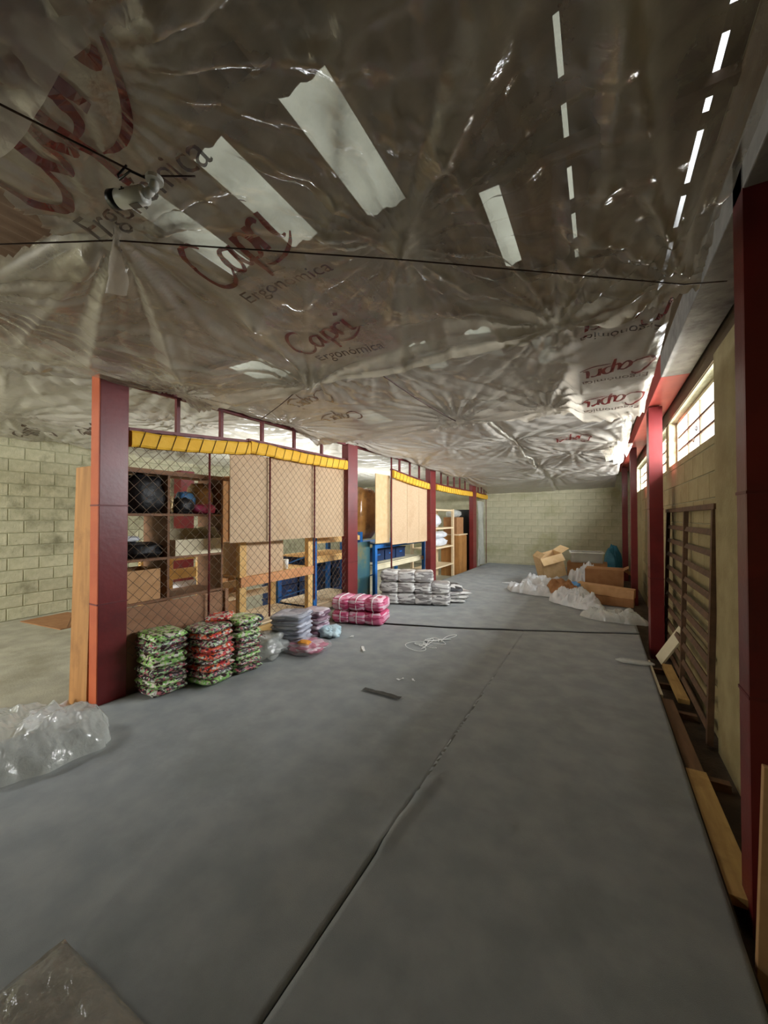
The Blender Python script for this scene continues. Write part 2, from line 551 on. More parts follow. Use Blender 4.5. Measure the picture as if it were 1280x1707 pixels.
def carpet_z(x, y):
    z = 0.004 * fbm(x * .9, y * .9) + 0.0015 * fbm(x * 4, y * 4)
    for (a, b, h, w) in RIDGES:
        ax, ay = a
        dx, dy = b[0] - ax, b[1] - ay
        t = ((x - ax) * dx + (y - ay) * dy) / (dx * dx + dy * dy)
        t = min(1, max(0, t))
        q = (x - ax - t * dx) ** 2 + (y - ay - t * dy) ** 2
        q += .0  # rounded end
        if q < 9 * w * w:
            z += h * math.exp(-q / (w * w)) * (0.6 + .6 * noise.noise(Vector((x * 5, y * 5, 2))) + .3)
    z += .016 * math.exp(-((y - seam(x) - .05) / .035) ** 2)
    return z


def cut(y):                                    # width of the long joint between the two near carpets
    return .0045 if y < 1.60 else (.0015 if y < 1.95 else -.008)


def c_left(s, t):
    y0 = -2.5
    x = edge(t * 4.6) * (1 - s) + (-.885) * s
    y = y0 + (seam(x) - .013 - y0) * t
    x = edge(y) * (1 - s) + (-.885 - cut(y)) * s
    return (x, y, carpet_z(x, y))


def c_right(s, t):
    x = -.885 * (1 - s) + .43 * s
    y = -2.5 + (seam(x) - .013 + 2.5) * t
    x = (-.885 + cut(y)) * (1 - s) + .43 * s
    return (x, y, carpet_z(x, y))


def c_far(s, t):
    x = edge(8) * (1 - s) + .43 * s
    y = seam(x) + .020 + (YB - seam(x)) * t
    x = edge(y) * (1 - s) + .43 * s
    return (x, y, carpet_z(x, y))


def carpet(fn, nx, ny):
    o = MB().grid(nx, ny, fn).build('carpet_piece', M['carpet'], deck, smooth=True)
    sd = o.modifiers.new('thick', 'SOLIDIFY')
    sd.thickness = 0.011
    sd.offset = -1
    return o


carpet(c_left, 90, 240)
carpet(c_right, 60, 240)
carpet(c_far, 110, 200)

# right-hand gap between deck and wall
struct(MB().box(.44, XR, -3, YB, ZG, ZG + .03).build('trim_1', M['debris']))


# walls of painted concrete blocks: a backing with openings and single blocks standing proud of it
def cut_rects(u0, u1, v0, v1, holes):
    rects = [(u0, u1, v0, v1)]
    for (a, b, c, d_) in holes:
        nr = []
        for (p, q, r, s) in rects:
            if q <= a or p >= b or s <= c or r >= d_:
                nr.append((p, q, r, s))
                continue
            if p < a:
                nr.append((p, a, r, s))
            if q > b:
                nr.append((b, q, r, s))
            m0, m1 = max(p, a), min(q, b)
            if r < c:
                nr.append((m0, m1, r, c))
            if s > d_:
                nr.append((m0, m1, d_, s))
        rects = nr
    return [r for r in rects if r[1] - r[0] > .012 and r[3] - r[2] > .012]


BLOCKS = {}


def blocks(wall, place, u0, u1, v0, v1, m, joint=.010, proud=.012, holes=(), bw=.40, bh=.20):
    row = 0
    v = v0
    while v < v1 - .02:
        vt = min(v + bh, v1)
        u = u0 - (bw / 2 if row % 2 else 0)
        while u < u1 - .01:
            a, b = max(u, u0), min(u + bw, u1)
            for (p, q, r, s) in cut_rects(a + joint / 2, b - joint / 2, v + joint / 2, vt - joint / 2, holes):
                key = (round(q - p, 3), round(s - r, 3), m.name, proud)
                if key not in BLOCKS:
                    w2, h2, e = (q - p) / 2, (s - r) / 2, min(.006, proud * .6)
                    mb = MB()
                    # local: u = x, depth = -y outwards, v = z, chamfered face
                    vv = [(-w2, 0, -h2), (w2, 0, -h2), (w2, 0, h2), (-w2, 0, h2),
                          (-w2, -proud + e, -h2), (w2, -proud + e, -h2), (w2, -proud + e, h2), (-w2, -proud + e, h2),
                          (-w2 + e, -proud, -h2 + e), (w2 - e, -proud, -h2 + e), (w2 - e, -proud, h2 - e), (-w2 + e, -proud, h2 - e)]
                    ff = [(8, 9, 10, 11), (0, 1, 5, 4), (1, 2, 6, 5), (2, 3, 7, 6), (3, 0, 4, 7),
                          (4, 5, 9, 8), (5, 6, 10, 9), (6, 7, 11, 10), (7, 4, 8, 11)]
                    mb.add(vv, ff)
                    BLOCKS[key] = mb.mesh('block', m)
                o = bpy.data.objects.new('block', BLOCKS[key])
                col.objects.link(o)
                o.parent = wall
                place(o, (p + q) / 2, (r + s) / 2)
            u += bw
        v += bh
        row += 1


random.seed(3)
# left wall
lw = struct(MB().box(XL - .2, XL, YF, YB + .2, ZG - .05, 4.4).build('wall_left', M['mortar_left']))


def pl_left(o, u, v):
    o.location = (XL, u, v)
    o.rotation_euler = (random.uniform(-.004, .004), 0, PI / 2 + random.uniform(-.004, .004))


blocks(lw, pl_left, 1.6, 8.4, ZG, 2.85, M['block_left'], .014, .012)
struct(MB().box(XL, XL + .012, 8.42, YB, ZG, 3.0).build('wall_left_far', M['block_left'], lw))
struct(MB().box(XL, XL + .012, YF, 1.59, ZG, 3.0).build('wall_left_near', M['block_left'], lw))

# back wall
bw_ = struct(MB().box(XL - .2, XR + .2, YB, YB + .2, ZG - .05, 4.4).build('wall_back', M['mortar']))


def pl_back(o, u, v):
    o.location = (u, YB, v)
    o.rotation_euler = (0, 0, random.uniform(-.002, .002))


blocks(bw_, pl_back, -3.5, XR, ZG, 2.7, M['block_back'], .006, .006)
struct(MB().box(XL, -3.51, YB - .006, YB, ZG, 3.0).build('wall_back_left', M['block_back'], bw_))

# right wall with windows
WIN = [(3.6, 5.85, 2.12, 2.66), (6.05, 7.7, 2.10, 2.66), (8.4, 10.6, 2.08, 2.64)]
rw = MB()
for (a, b, c, d_) in cut_rects(YF, YB + .2, ZG - .05, 4.4, WIN):
    rw.box(XR, XR + .2, a, b, c, d_)
rw = struct(rw.build('wall_right', M['mortar']))


def pl_right(o, u, v):
    o.location = (XR, u, v)
    o.rotation_euler = (0, 0, -PI / 2)


LINT = (YF, YB, 2.66, 4.4)
blocks(rw, pl_right, 2.05, 9.25, ZG, 2.66, M['block_right'], .008, .006, WIN)
far_r = MB()
for (a, b, c, d_) in cut_rects(9.26, YB, ZG, 2.66, WIN) + cut_rects(YF, 2.04, ZG, 2.66, WIN):
    far_r.box(XR - .006, XR, a, b, c, d_)
struct(far_r.build('wall_right_far', M['block_right'], rw))
struct(MB().box(XR - .012, XR, YF, YB, 2.665, 4.15).build('trim_2', M['lintel_shade']))  # lintel brown carried up to the roof, painting shade onto the wall above
struct(MB().box(XR - .05, XR, 2.95, 3.48, ZG, 2.66).build('trim_3', M['block_right'], bevel=.02))

# front wall behind the camera, with an invented door opening for the added light
fw = MB()
for (a, b, c, d_) in cut_rects(XL - .2, XR + .2, ZG - .05, 4.4, [(-7.7, -4.3, ZG - .1, 2.5)]):
    fw.box(a, b, YF - .2, YF, c, d_)
struct(fw.build('wall_front', M['block_left']))
# added unseen wall behind the camera, keeps door light off the near carpet
struct(MB().box(-3.72, -3.60, YF, -1.2, ZG, 4.1).build('wall_light_blocker', M['block_left']))


# windows
def window(k, a, b, c, d_, cols):
    x = XR + .10
    f = MB()
    t = .035
    f.box(x - .02, x + .02, a, a + t, c, d_).box(x - .02, x + .02, b - t, b, c, d_)
    f.box(x - .02, x + .02, a, b, c, c + t).box(x - .02, x + .02, a, b, d_ - t, d_)
    w = struct(f.build('window_%d' % k, M['cream']))
    yy = [a + t] + cols + [b - t]
    hz = [c + t + (d_ - c - 2 * t) * i / 3 for i in range(4)]
    for i, y in enumerate(cols):
        tw = .045 if i == 0 and k == 1 else .03
        MB().box(x - .015, x + .015, y - tw / 2, y + tw / 2, c + t, d_ - t).build('mullion', M['rust'], w)
    for z in hz[1:3]:
        MB().box(x - .013, x + .013, a + t, b - t, z - .011, z + .011).build('glazing_bar', M['rust'], w)
    for i in range(len(yy) - 1):
        for j in range(3):
            MB().box(x - .003, x + .003, yy[i], yy[i + 1], hz[j], hz[j + 1]).build('pane', M['glass'], w)
    return w


w1 = window(1, *WIN[0], [4.02, 4.66, 5.22])
window(2, *WIN[1], [6.45, 6.9, 7.3])
window(3, *WIN[2], [8.95, 9.5, 10.05])
# dead vine tendrils on the outside of the first window
v = MB()
for (y, z) in ((4.72, 2.36), (4.85, 2.27)):
    v.tube([(XR + .07, y + .05 * math.cos(a) * (1 - a / 9), z + .035 * math.sin(a) * (1 - a / 9)) for a in [i * .5 for i in range(14)]], .004, 5)
v.build('twig', M['wire'], w1)

# ------------------------------------------------------------------ roof
ZR = 4.2
SKY = [(-3.52, -3.18, 1.8, 2.85), (-2.65, -2.33, 1.78, 2.85), (-1.80, -1.42, 1.8, 2.9), (-.86, -.70, 3.1, 4.2),
       (-2.65, -2.33, 5.4, 6.5), (-1.7, -1.35, 5.4, 6.5), (-.9, -.6, 6.0, 7.2), (-2.4, -2.0, 8.6, 9.8), (-1.2, -.8, 8.9, 10.0),
       (-6.8, -6.0, -2.4, -.8), (-5.8, -5.0, 4.6, 6.2), (-5.8, -5.0, 8.2, 9.8)]
SLIT = [(-.205, -.172, 1.70 + .52 * i, 2.04 + .52 * i) for i in range(6)] + [(.61, .645, 1.5 + .62 * i, 1.98 + .62 * i) for i in range(8)]
rf = MB()
for (a, b, c, d_) in cut_rects(XL - .3, XR + .4, YF - .3, YB + .3, SKY + SLIT):
    n = max(1, int((b - a) / .045))
    zf = lambda s: ZR + .02 * math.cos((a + (b - a) * s) * 2 * PI / .18)
    rf.grid(n, 1, lambda s, t: (a + (b - a) * s, c + (d_ - c) * t, zf(s)))
roof = struct(rf.build('ceiling', M['roof'], smooth=True))
for (a, b, c, d_) in SKY + SLIT[:6]:
    n = max(2, int((b - a) / .045))
    MB().grid(n, 1, lambda s, t: (a - .06 + (b - a + .12) * s, c - .06 + (d_ - c + .12) * t, ZR + .012 + .02 * math.cos((a - .06 + (b - a + .12) * s) * 2 * PI / .18))).build('skylight_panel', M['skylight'], roof, smooth=True)
for i, y in enumerate((.55, 1.62, 2.98, 4.4, 5.9, 7.6, 9.4, 11.2)):
    struct(MB().box(XL, XR, y - .04, y + .04, ZR - .10, ZR - .03).build('trim_%d' % (10 + i), M['roof']))


# ------------------------------------------------------------------ plastic ceiling sheets
PINCH = [(-1.67, .79, 1.0), (-1.16, .44, .8), (-2.03, 2.40, 1.0), (-.72, 1.42, .55), (.36, 2.32, 1.0), (-.21, 2.37, .8), (-3.42, 2.2, .7),
         (-.2, .2, .5), (-2.9, .6, .6)]


CREASE = [((-.85, .48), (-1.28, .68)), ((-.76, .53), (-1.30, .69)), ((-.21, .88), (-.73, 1.40)), ((-.12, .86), (-.72, 1.42)), ((.06, 1.0), (.03, 1.52)), ((.03, 1.52), (-.13, 2.06)),
          ((-.13, 2.06), (-.20, 2.4)), ((-1.58, .88), (-1.97, 2.3)), ((-1.46, .78), (-1.81, 1.75)), ((-1.81, 1.75), (-2.0, 2.35)), ((-1.69, .80), (-2.59, .85)), ((-1.69, .80), (-3.23, 1.37)),
          ((-1.69, .80), (-2.4, 1.6)), ((.38, 2.29), (.16, 1.65)), ((.38, 2.29), (.05, 1.80)), ((.38, 2.29), (.27, 1.5)), ((-.5, .7), (-.82, 1.10)), ((-.82, 1.10), (-1.0, 1.25)), ((-1.1, 1.25), (-1.97, 2.35)),
          ((-.72, 1.42), (-.5, 2.4)), ((-.72, 1.42), (-1.2, 2.4)), ((-1.3, .70), (-.3, .75)), ((-1.97, 2.35), (-2.7, 1.3)), ((-1.97, 2.35), (-3.1, 1.7)), ((-1.97, 2.35), (-2.3, 1.5)), ((-1.97, 2.35), (-1.3, 1.75)),
          ((.05, .9), (.30, 2.2)), ((-.45, 1.0), (-.25, 2.3)), ((-1.69, .80), (-3.3, 1.0)), ((-1.69, .80), (-2.9, 1.9)), ((-1.69, .80), (-1.6, 1.5))]


def creases(x, y):
    z = 0.0
    for i, (a, b) in enumerate(CREASE):
        dx, dy = b[0] - a[0], b[1] - a[1]
        t = ((x - a[0]) * dx + (y - a[1]) * dy) / (dx * dx + dy * dy)
        if t < -.1 or t > 1.1:
            continue
        t = min(1, max(0, t))
        q = math.hypot(x - a[0] - t * dx, y - a[1] - t * dy)
        w = .020 + .012 * ((i * 7) % 3)
        if q < 4 * w:
            z -= (.016 + .007 * (i % 3)) * math.exp(-q / w)
    return z


def folds(x, y, pins, A=.035, R=.55):
    z = 0.0
    for k, (px_, py_, s) in enumerate(pins):
        dx, dy = x - px_, y - py_
        r = math.hypot(dx, dy)
        if r > 2.2:
            continue
        ph = math.atan2(dy, dx)
        n1 = 7 + (k * 3) % 5
        w = math.cos(n1 * ph + k * 1.7 + 1.2 * noise.noise(Vector((math.cos(ph) * 1.5, math.sin(ph) * 1.5, k))))
        w2 = math.cos((2 * n1 + 3) * ph + k)
        w = 1 - 1.8 * abs(w) ** .7
        w2 = 1 - 1.8 * abs(w2) ** .8
        z += s * (A * w + .45 * A * w2) * math.exp(-r / R) * min(1, r / .22)
    return z


def sag(x, y, pins, depth, R=.6):
    s = 0.0
    for (px_, py_, k) in pins:
        r = math.hypot(x - px_, y - py_)
        s += math.exp(-r / R)
    return -depth * max(0.0, 1 - s)


def flat(x, y, rects, k):
    m = 1.0
    for (a, b, c, d_) in rects:
        q = max(a - x, x - b, c - y, y - d_, 0)
        m = min(m, k + (1 - k) * min(1, q / .12))
    return m


T_NEAR = [(-1.75, -1.05, .98, 1.44), (-1.84, -1.16, 1.70, 2.22), (-1.8, -1.0, .2, .80)]
T_MID = [(-.08, .22, 2.42, 4.12)]


def z_near(x, y):
    k = flat(x, y, T_NEAR, .22)
    z = 2.66 + sag(x, y, PINCH, .10) + k * folds(x, y, PINCH, .05, .65)
    z += .018 * fbm(x * 1.3, y * 1.3, 5) + k * (.006 * ridge(x * 2.2 + y * .8, y * 1.2, 7, 3) + creases(x, y) + .010 * crumple(x * 1.6, y * 1.6, 2, 3))
    # bulge drooping towards the partition
    z -= .10 * math.exp(-((x + 2.55) / .55) ** 2 - ((y - 1.75) / .45) ** 2)
    if y > 2.1:
        z -= .085 * ((y - 2.1) / .3) ** 1.5
    if x > .1:
        z += .25 * (x - .1)
    return z


PB = [(-.21, 2.40, 1.0), (.36, 2.45, 1.0), (-1.45, 2.48, .8), (-1.4, 4.1, .8), (-3.4, 3.6, .7), (-2.03, 2.42, .8), (.34, 4.5, 1.0), (-.45, 4.15, .9)]


def z_mid(x, y):
    t = (y - 2.4) / 1.8
    k = flat(x, y, T_MID, .3)
    z = 2.69 - .05 * t + sag(x, y, PB, .06, .5) + k * folds(x, y, PB, .05, .6)
    z += .012 * fbm(x * 1.6, y * 1.6, 15) + k * (.012 * ridge(x * 1.2 - y * 3.2, x * .6 + y * .8, 3, 3) + .008 * crumple(x * 1.6, y * 2.2, 4, 3))
    if t > .78:
        z -= .09 * ((t - .78) / .22) ** 1.5
    # hanging pocket on the window side
    if x > -.25:
        z -= .10 * min(1, (x + .25) / .12) * math.sin(min(1, max(0, t)) * PI * .5)
    return z


PC = [(-1.2, 4.1, .9), (-3.3, 5.0, .8), (.34, 4.8, 1.0), (-1.18, 6.3, .7), (.35, 6.75, 1.2), (-3.3, 7.4, .8), (-1.12, 8.66, .8), (.36, 9.0, .9),
      (-3.2, 9.8, .8), (-.4, 7.6, .7), (-1.1, 10.8, .7), (.4, 11.0, .8), (-2.2, 6.0, .5)]


def z_far(x, y):
    t = (y - 4.15) / (YB - 4.15)
    z = 2.74 - .20 * t + sag(x, y, PC, .12, .75) + folds(x, y, PC, .04, .8)
    z += .02 * fbm(x * 1.1, y * 1.1, 25) + .018 * ridge(x * .35 + y * .4, y * 2.2 - x * .5, 9, 2) + .006 * crumple(x * .9, y * 1.4, 5, 3)
    z -= .07 * abs(math.sin(PI * (y - 4.15 + .25 * x) / 1.75)) ** .8
    z += .05 * math.exp(-((x + 1.15) / .05) ** 2) * 0.6
    if y > 11.5:
        z -= .09 * ((y - 11.5) / 1.4) ** 2
    return z


PL = [(-3.6, 2.2, .8), (-5.0, 3.2, .8), (-6.6, 1.9, .8), (-3.7, 5.0, .8), (-5.4, 6.0, .8), (-7.4, 4.6, .8), (-3.6, 8.2, .7), (-6, 9, .8), (-8.2, 3, .7), (-4.2, 1.2, .8), (-8.2, 7, .6)]


def z_left(x, y):
    z = 2.80 + sag(x, y, PL, .14, .8) + folds(x, y, PL, .08, .9)
    z += .03 * fbm(x * .8, y * .8, 35) + .03 * ridge(x * .7, y * 2.4, 19, 3)
    return z


def z_corner(x, y):
    return 2.60 + folds(x, y, [(-1.16, .42, 1.2)], .05, .5) + .03 * fbm(x * 1.2, y * 1.2, 45) + .01 * ridge(x * 2.5, y * 1.6, 4, 3) - .05 * max(0, .3 - y)


def layers(x, y, pins, cr):
    d_ = 0.0
    for k, (a, b, w) in enumerate(pins):
        dx, dy = x - a, y - b
        r = math.hypot(dx, dy)
        if r < 1.6:
            ph = math.atan2(dy, dx)
            st = abs(noise.noise(Vector((math.cos(ph) * 5, math.sin(ph) * 5, k * 3 + r * .3))))
            d_ += (.9 * math.exp(-r / .10) + .9 * st * math.exp(-r / .55)) * w
    if cr:
        d_ += 16 * max(0, -creases(x, y) - .002)
    return min(.6, d_)


def in_poly(x, y, P):
    c = False
    j = len(P) - 1
    for i in range(len(P)):
        if (P[i][1] > y) != (P[j][1] > y) and x < (P[j][0] - P[i][0]) * (y - P[i][1]) / (P[j][1] - P[i][1]) + P[i][0]:
            c = not c
        j = i
    return c


HOLE = [(-1.84, .49), (-1.90, .60), (-1.95, .70), (-2.3, .66), (-2.62, .5), (-2.5, .3), (-2.1, .36)]


def sheet(name, x0, x1, y0, y1, zf, m, res, label, hole=None, wob=.03, xl=None, pins=(), cr=False):
    nx, ny = int((x1 - x0) / res), int((y1 - y0) / res)

    def fn(s, t):
        y = y0 + (y1 - y0) * t
        xa = xl(y) if xl else x0
        x = xa + (x1 - xa) * s
        y += wob * noise.noise(Vector((x * 2, y0, 1))) * (1 if t > .5 else -1) * abs(2 * t - 1) ** 4
        return (x, y, zf(x, y))
    o = MB().grid(nx, ny, fn, (lambda x, y: not in_poly(x, y, hole)) if hole else None).build(name, m, smooth=True)
    if pins:
        at = o.data.attributes.new('layers', 'FLOAT', 'POINT')
        at.data.foreach_set('value', [min(.7, layers(v.co.x, v.co.y, pins, cr) + (.5 if v.co.y > y1 - .035 else 0)) for v in o.data.vertices])
    tag(o, label, 'plastic sheet', 'plastic sheets hung as a ceiling')
    return o


s_near = sheet('plastic_sheet', -3.5, .44, -2.0, 2.42, z_near, M['film_near'], .016,
               'clear printed plastic sheet hung right overhead, knotted to black wires', HOLE, pins=PINCH, cr=True)
s_mid = sheet('plastic_sheet', -3.45, .36, 2.40, 4.22, z_mid, M['film_mid'], .018,
              'plastic sheet with upside-down red lettering, hung before the first big window', pins=PB)
s_far = sheet('plastic_sheet', -3.45, .37, 4.12, YB - .06, z_far, M['film_far'], .028,
              'long milky plastic sheet sagging down to the back wall', xl=lambda y: edge(y) + .03, pins=PC)
s_left = sheet('plastic_sheet', XL + .02, -3.56, .85, YB - .06, z_left, M['film_left'], .04,
               'plastic sheet over the storage area left of the red columns', xl=None)
s_corner = sheet('plastic_sheet', -3.0, -1.02, -2.0, .43, z_corner, M['film_mid'], .03,
                 'hazy plastic sheet in the upper left corner, above the security camera')

# hanging tail of film below the knot near the camera
t = MB()
t.grid(6, 14, lambda s, q: (-1.66 + (s - .5) * (.03 + .09 * q) + .01 * math.sin(q * 9), .79 + .02 * math.sin(s * 5 + q * 4), 2.66 - .27 * q - .02 * s * q))
t.build('tail', M['film_mid'], s_near, smooth=True)
# fringe of loose film on the window side of the far sheet
random.seed(8)
for (x, y, w, h, a) in ((.30, 6.0, .5, .24, 1.4), (.28, 6.6, .4, .40, 1.2), (.26, 6.95, .35, .32, .4), (.20, 6.9, .3, .24, 2.2), (.30, 5.3, .5, .2, 1.5), (.16, 7.1, .35, .22, .2)):
    MB().grid(14, 10, lambda s, q: (x + (s - .5) * w * math.cos(a) * (1 - .5 * q) + .03 * math.sin(s * 14 + q), y + (s - .5) * w * math.sin(a) * (1 - .5 * q) + .03 * math.cos(s * 11), z_far(x, y) + .03 - h * q * (.75 + .25 * math.sin(s * 6)))).build('fringe', M['film_near'], s_far, smooth=True)
MB().tube([(-1.16 + .02 * math.sin(y * 5), y, z_far(-1.16 + .02 * math.sin(y * 5), y) - .012) for y in [4.2 + .1 * i for i in range(45)]], .022, 6).build('gathered_fold', M['film_left'], s_far, smooth=True)


# ---- lettering printed on the sheets
CAPRI = [
    ([(1.22, 1.50), (1.12, 1.82), (.80, 1.88), (.40, 1.50), (.10, .85), (.10, .25), (.42, -.06), (.85, .05), (1.20, .42)], [.06, .16, .2, .15, .13, .17, .2, .14, .06]),
    ([(1.85, .88), (1.58, 1.02), (1.30, .72), (1.24, .28), (1.42, .05), (1.66, .35), (1.88, .92)], [.1, .15, .2, .2, .16, .12, .12]),
    ([(1.90, .95), (1.80, .40), (1.86, .06), (2.06, .2)], [.16, .2, .18, .06]),
    ([(2.28, 1.02), (2.16, .3), (1.98, -.75)], [.2, .22, .14]),
    ([(2.16, .5), (2.40, .95), (2.66, .92), (2.72, .5), (2.52, .1), (2.22, .08)], [.1, .14, .2, .22, .16, .08]),
    ([(2.98, 1.02), (2.90, .5), (2.86, .02)], [.18, .22, .2]),
    ([(2.92, .5), (3.10, .9), (3.34, .98), (3.42, .84)], [.1, .14, .2, .1]),
    ([(3.66, 1.02), (3.58, .5), (3.60, .12), (3.84, .14)], [.18, .22, .2, .06]),
    ([(3.70, 1.42), (3.80, 1.56)], [.2, .22]),
    ([(4.02, .10), (3.6, -.22), (3.1, -.42), (2.6, -.42), (2.25, -.28)], [.05, .12, .15, .11, .03]),
]


def catmull(P, n=8):
    out = []
    for i in range(len(P) - 1):
        p0, p1, p2, p3 = P[max(i - 1, 0)], P[i], P[i + 1], P[min(i + 2, len(P) - 1)]
        for k in range(n):
            t = k / n
            out.append(tuple(.5 * (2 * b + (c - a) * t + (2 * a - 5 * b + 4 * c - d_) * t * t + (-a + 3 * b - 3 * c + d_) * t ** 3) for a, b, c, d_ in zip(p0, p1, p2, p3)))
    out.append(tuple(P[-1]))
    return out


def low(zf, x, y):                             # ink follows the underside of the film
    return min(zf(x, y), zf(x + .016, y), zf(x - .016, y), zf(x, y + .016), zf(x, y - .016)) - .004


def capri(parent, zf, x, y, s, flip, mt, ang=.24):
    sg = -1 if flip else 1
    ca, sa = math.cos(ang), math.sin(ang)
    mb = MB()
    for (pts, ws) in CAPRI:
        q = catmull([(a, b, w) for (a, b), w in zip(pts, ws)], 7)
        vs = []
        for i, (a, b, w) in enumerate(q):
            a2, b2, _ = q[min(i + 1, len(q) - 1)]
            a1, b1, _ = q[max(i - 1, 0)]
            dx, dy = a2 - a1, b2 - b1
            L = math.hypot(dx, dy) or 1
            nx, ny = -dy / L * w / 2, dx / L * w / 2
            for k in (-1, 1):
                ga, gb = a + k * nx, b + k * ny
                X_ = x + sg * s * (ga * ca - gb * sa * .3)
                Y_ = y - sg * s * (ga * sa + gb * ca)
                vs.append((X_, Y_, low(zf, X_, Y_)))
        mb.add(vs, [(2 * i, 2 * i + 1, 2 * i + 3, 2 * i + 2) for i in range(len(q) - 1)])
    return mb.build('lettering', mt, parent, label='red brush-script lettering reading Capri')


def word(parent, zf, txt, x, y, width, flip, mt):
    cu = bpy.data.curves.new('lettering', 'FONT')
    cu.body = txt
    cu.resolution_u = 3
    cu.offset = .0
    ob = bpy.data.objects.new('lettering', cu)
    col.objects.link(ob)
    dg = bpy.context.evaluated_depsgraph_get()
    dg.update()
    me = bpy.data.meshes.new_from_object(ob.evaluated_get(dg))
    bpy.data.objects.remove(ob, do_unlink=True)
    xs = [v.co.x for v in me.vertices]
    s = width / (max(xs) - min(xs))
    sg = -1 if flip else 1
    for v in me.vertices:
        X_, Y_ = x + sg * s * v.co.x, y - sg * s * v.co.y
        v.co = (X_, Y_, low(zf, X_, Y_) - .004)
    me.materials.clear()
    me.materials.append(mt)
    o = bpy.data.objects.new('lettering', me)
    col.objects.link(o)
    o.parent = parent
    o['label'] = 'thin lettering reading ' + txt
    return o


ER = 'Ergon\u00f3mica'
for (x, y, s, w) in ((-1.655, 1.295, .150, .55), (-1.79, 2.065, .140, .53)):
    capri(s_near, z_near, x, y, s, False, M['print_red'])
    word(s_near, z_near, ER, x + .03, y + .13 * s / .15, w, False, M['print_brown'])
capri(s_near, z_near, -1.80, .66, .20, False, M['print_red'])
word(s_near, z_near, ER, -1.78, .79, .70, False, M['print_brown'])
for i, y in enumerate((2.52, 3.16, 3.80)):
    capri(s_mid, z_mid, .345 - .01 * i, y - .06, .118, True, M['print_red'])
    word(s_mid, z_mid, ER, .33 - .01 * i, y + .20, .43, True, M['print_brown'])
for (x, y) in ((-2.2, 2.75), (-2.25, 3.35)):
    capri(s_mid, z_mid, x, y, .14, True, M['print_brown'])
capri(s_far, z_far, -.1, 6.1, .13, True, M['print_red'])
for (x, y) in ((-6.0, 2.6), (-7.0, 2.2)):
    capri(s_left, z_left, x, y, .2, True, M['print_brown'])


# wires that carry the sheets
def cable(name, pts, r, label, sagz=0.0, m='wire'):
    P = []
    for a, b in zip(pts, pts[1:]):
        a, b = Vector(a), Vector(b)
        for k in range(10):
            p = a.lerp(b, k / 10)
            p.z -= sagz * math.sin(PI * k / 10)
            P.append(p)
    P.append(Vector(pts[-1]))
    return tag(MB().tube(P, r, 6).build(name, M[m], smooth=True), label, 'wire')


cable('black_wire', [(-3.0, .12, 2.6), (-1.67, .79, 2.60), (-.72, 1.42, 2.58), (.36, 2.3, 2.62), (.55, 2.45, 2.66)], .003, 'long thin black wire slanting across the near plastic ceiling')
cable('black_wire', [(-1.62, -.5, 2.60), (-1.32, .36, 2.55), (-1.22, .65, 2.55), (-1.15, .78, 2.62)], .003, 'short black wire running to the white security camera')
cable('black_wire', [(-1.45, 2.42, 2.60), (-1.40, 4.12, 2.58)], .006, 'dark wire along the printed middle ceiling sheet', .02)
cable('black_wire', [(-2.03, 2.40, 2.63), (-3.3, 3.05, 2.60)], .005, 'dark wire from the star-shaped knot to the red rail', .02)
# small string knots
cable('string_knot', [(-1.67, .79, 2.66), (-1.66, .79, 2.575), (-1.645, .80, 2.555)], .007, 'black string knot hanging under the nearest gathered point')

# grey pipe seen through the opening in the sheet
p = MB().tube([(-5.2, 1.2, 3.55), (-2.6, 1.15, 3.3)], .05, 10)
tag(p.build('roof_pipe', M['grey_metal'], smooth=True), 'grey metal pipe under the roof, seen through the opening in the sheet', 'pipe')

# ------------------------------------------------------------------ security camera
cc = thing('security_camera', (-1.262, .640, 2.50), math.radians(195))
cc.scale = (.82, .82, .82)
tag(cc, 'white bullet security camera with black front hanging from the ceiling', 'camera')
MB().tube([(-.07, 0, -.012), (-.065, 0, -.012), (.05, 0, -.004), (.052, 0, -.004)], [.026, .032, .033, .030], 20).build('housing', M['white'], cc, smooth=True)
MB().tube([(.050, 0, -.004), (.085, 0, 0), (.088, 0, 0)], [.0335, .0345, .030], 20).build('lens_hood', M['black'], cc, smooth=True)
MB().tube([(.086, 0, 0), (.0885, 0, 0)], .027, 20).build('lens', M['black'], cc)
MB().tube([(-.07, 0, -.010), (-.10, 0, 0)], [.018, .014], 14).build('neck', M['white'], cc, smooth=True)
MB().tube([(-.10, 0, 0), (-.108, 0, .012), (-.110, 0, .028)], [.016, .018, .014], 14).build('bracket_arm', M['white'], cc, smooth=True)
MB().tube([(-.110, 0, .028), (-.110, 0, .042)], .030, 18).build('mount_plate', M['white'], cc)
MB().box(-.045, -.005, -.012, .012, -.0460, -.0445).build('sticker', M['grey_metal'], cc, label='grey information sticker')
lg = MB().box(-.005, .018, .0315, .0335, -.002, .001).box(.004, .010, .0315, .0335, .003, .009)
lg.build('logo', M['black'], cc, label='small dark mark')
MB().tube([(-.10, .005, .03), (-.03, .03, .06), (.03, .02, .05), (.05, .01, .08), (.02, .0, .12)], .004, 6).build('cable', M['black'], cc, smooth=True)


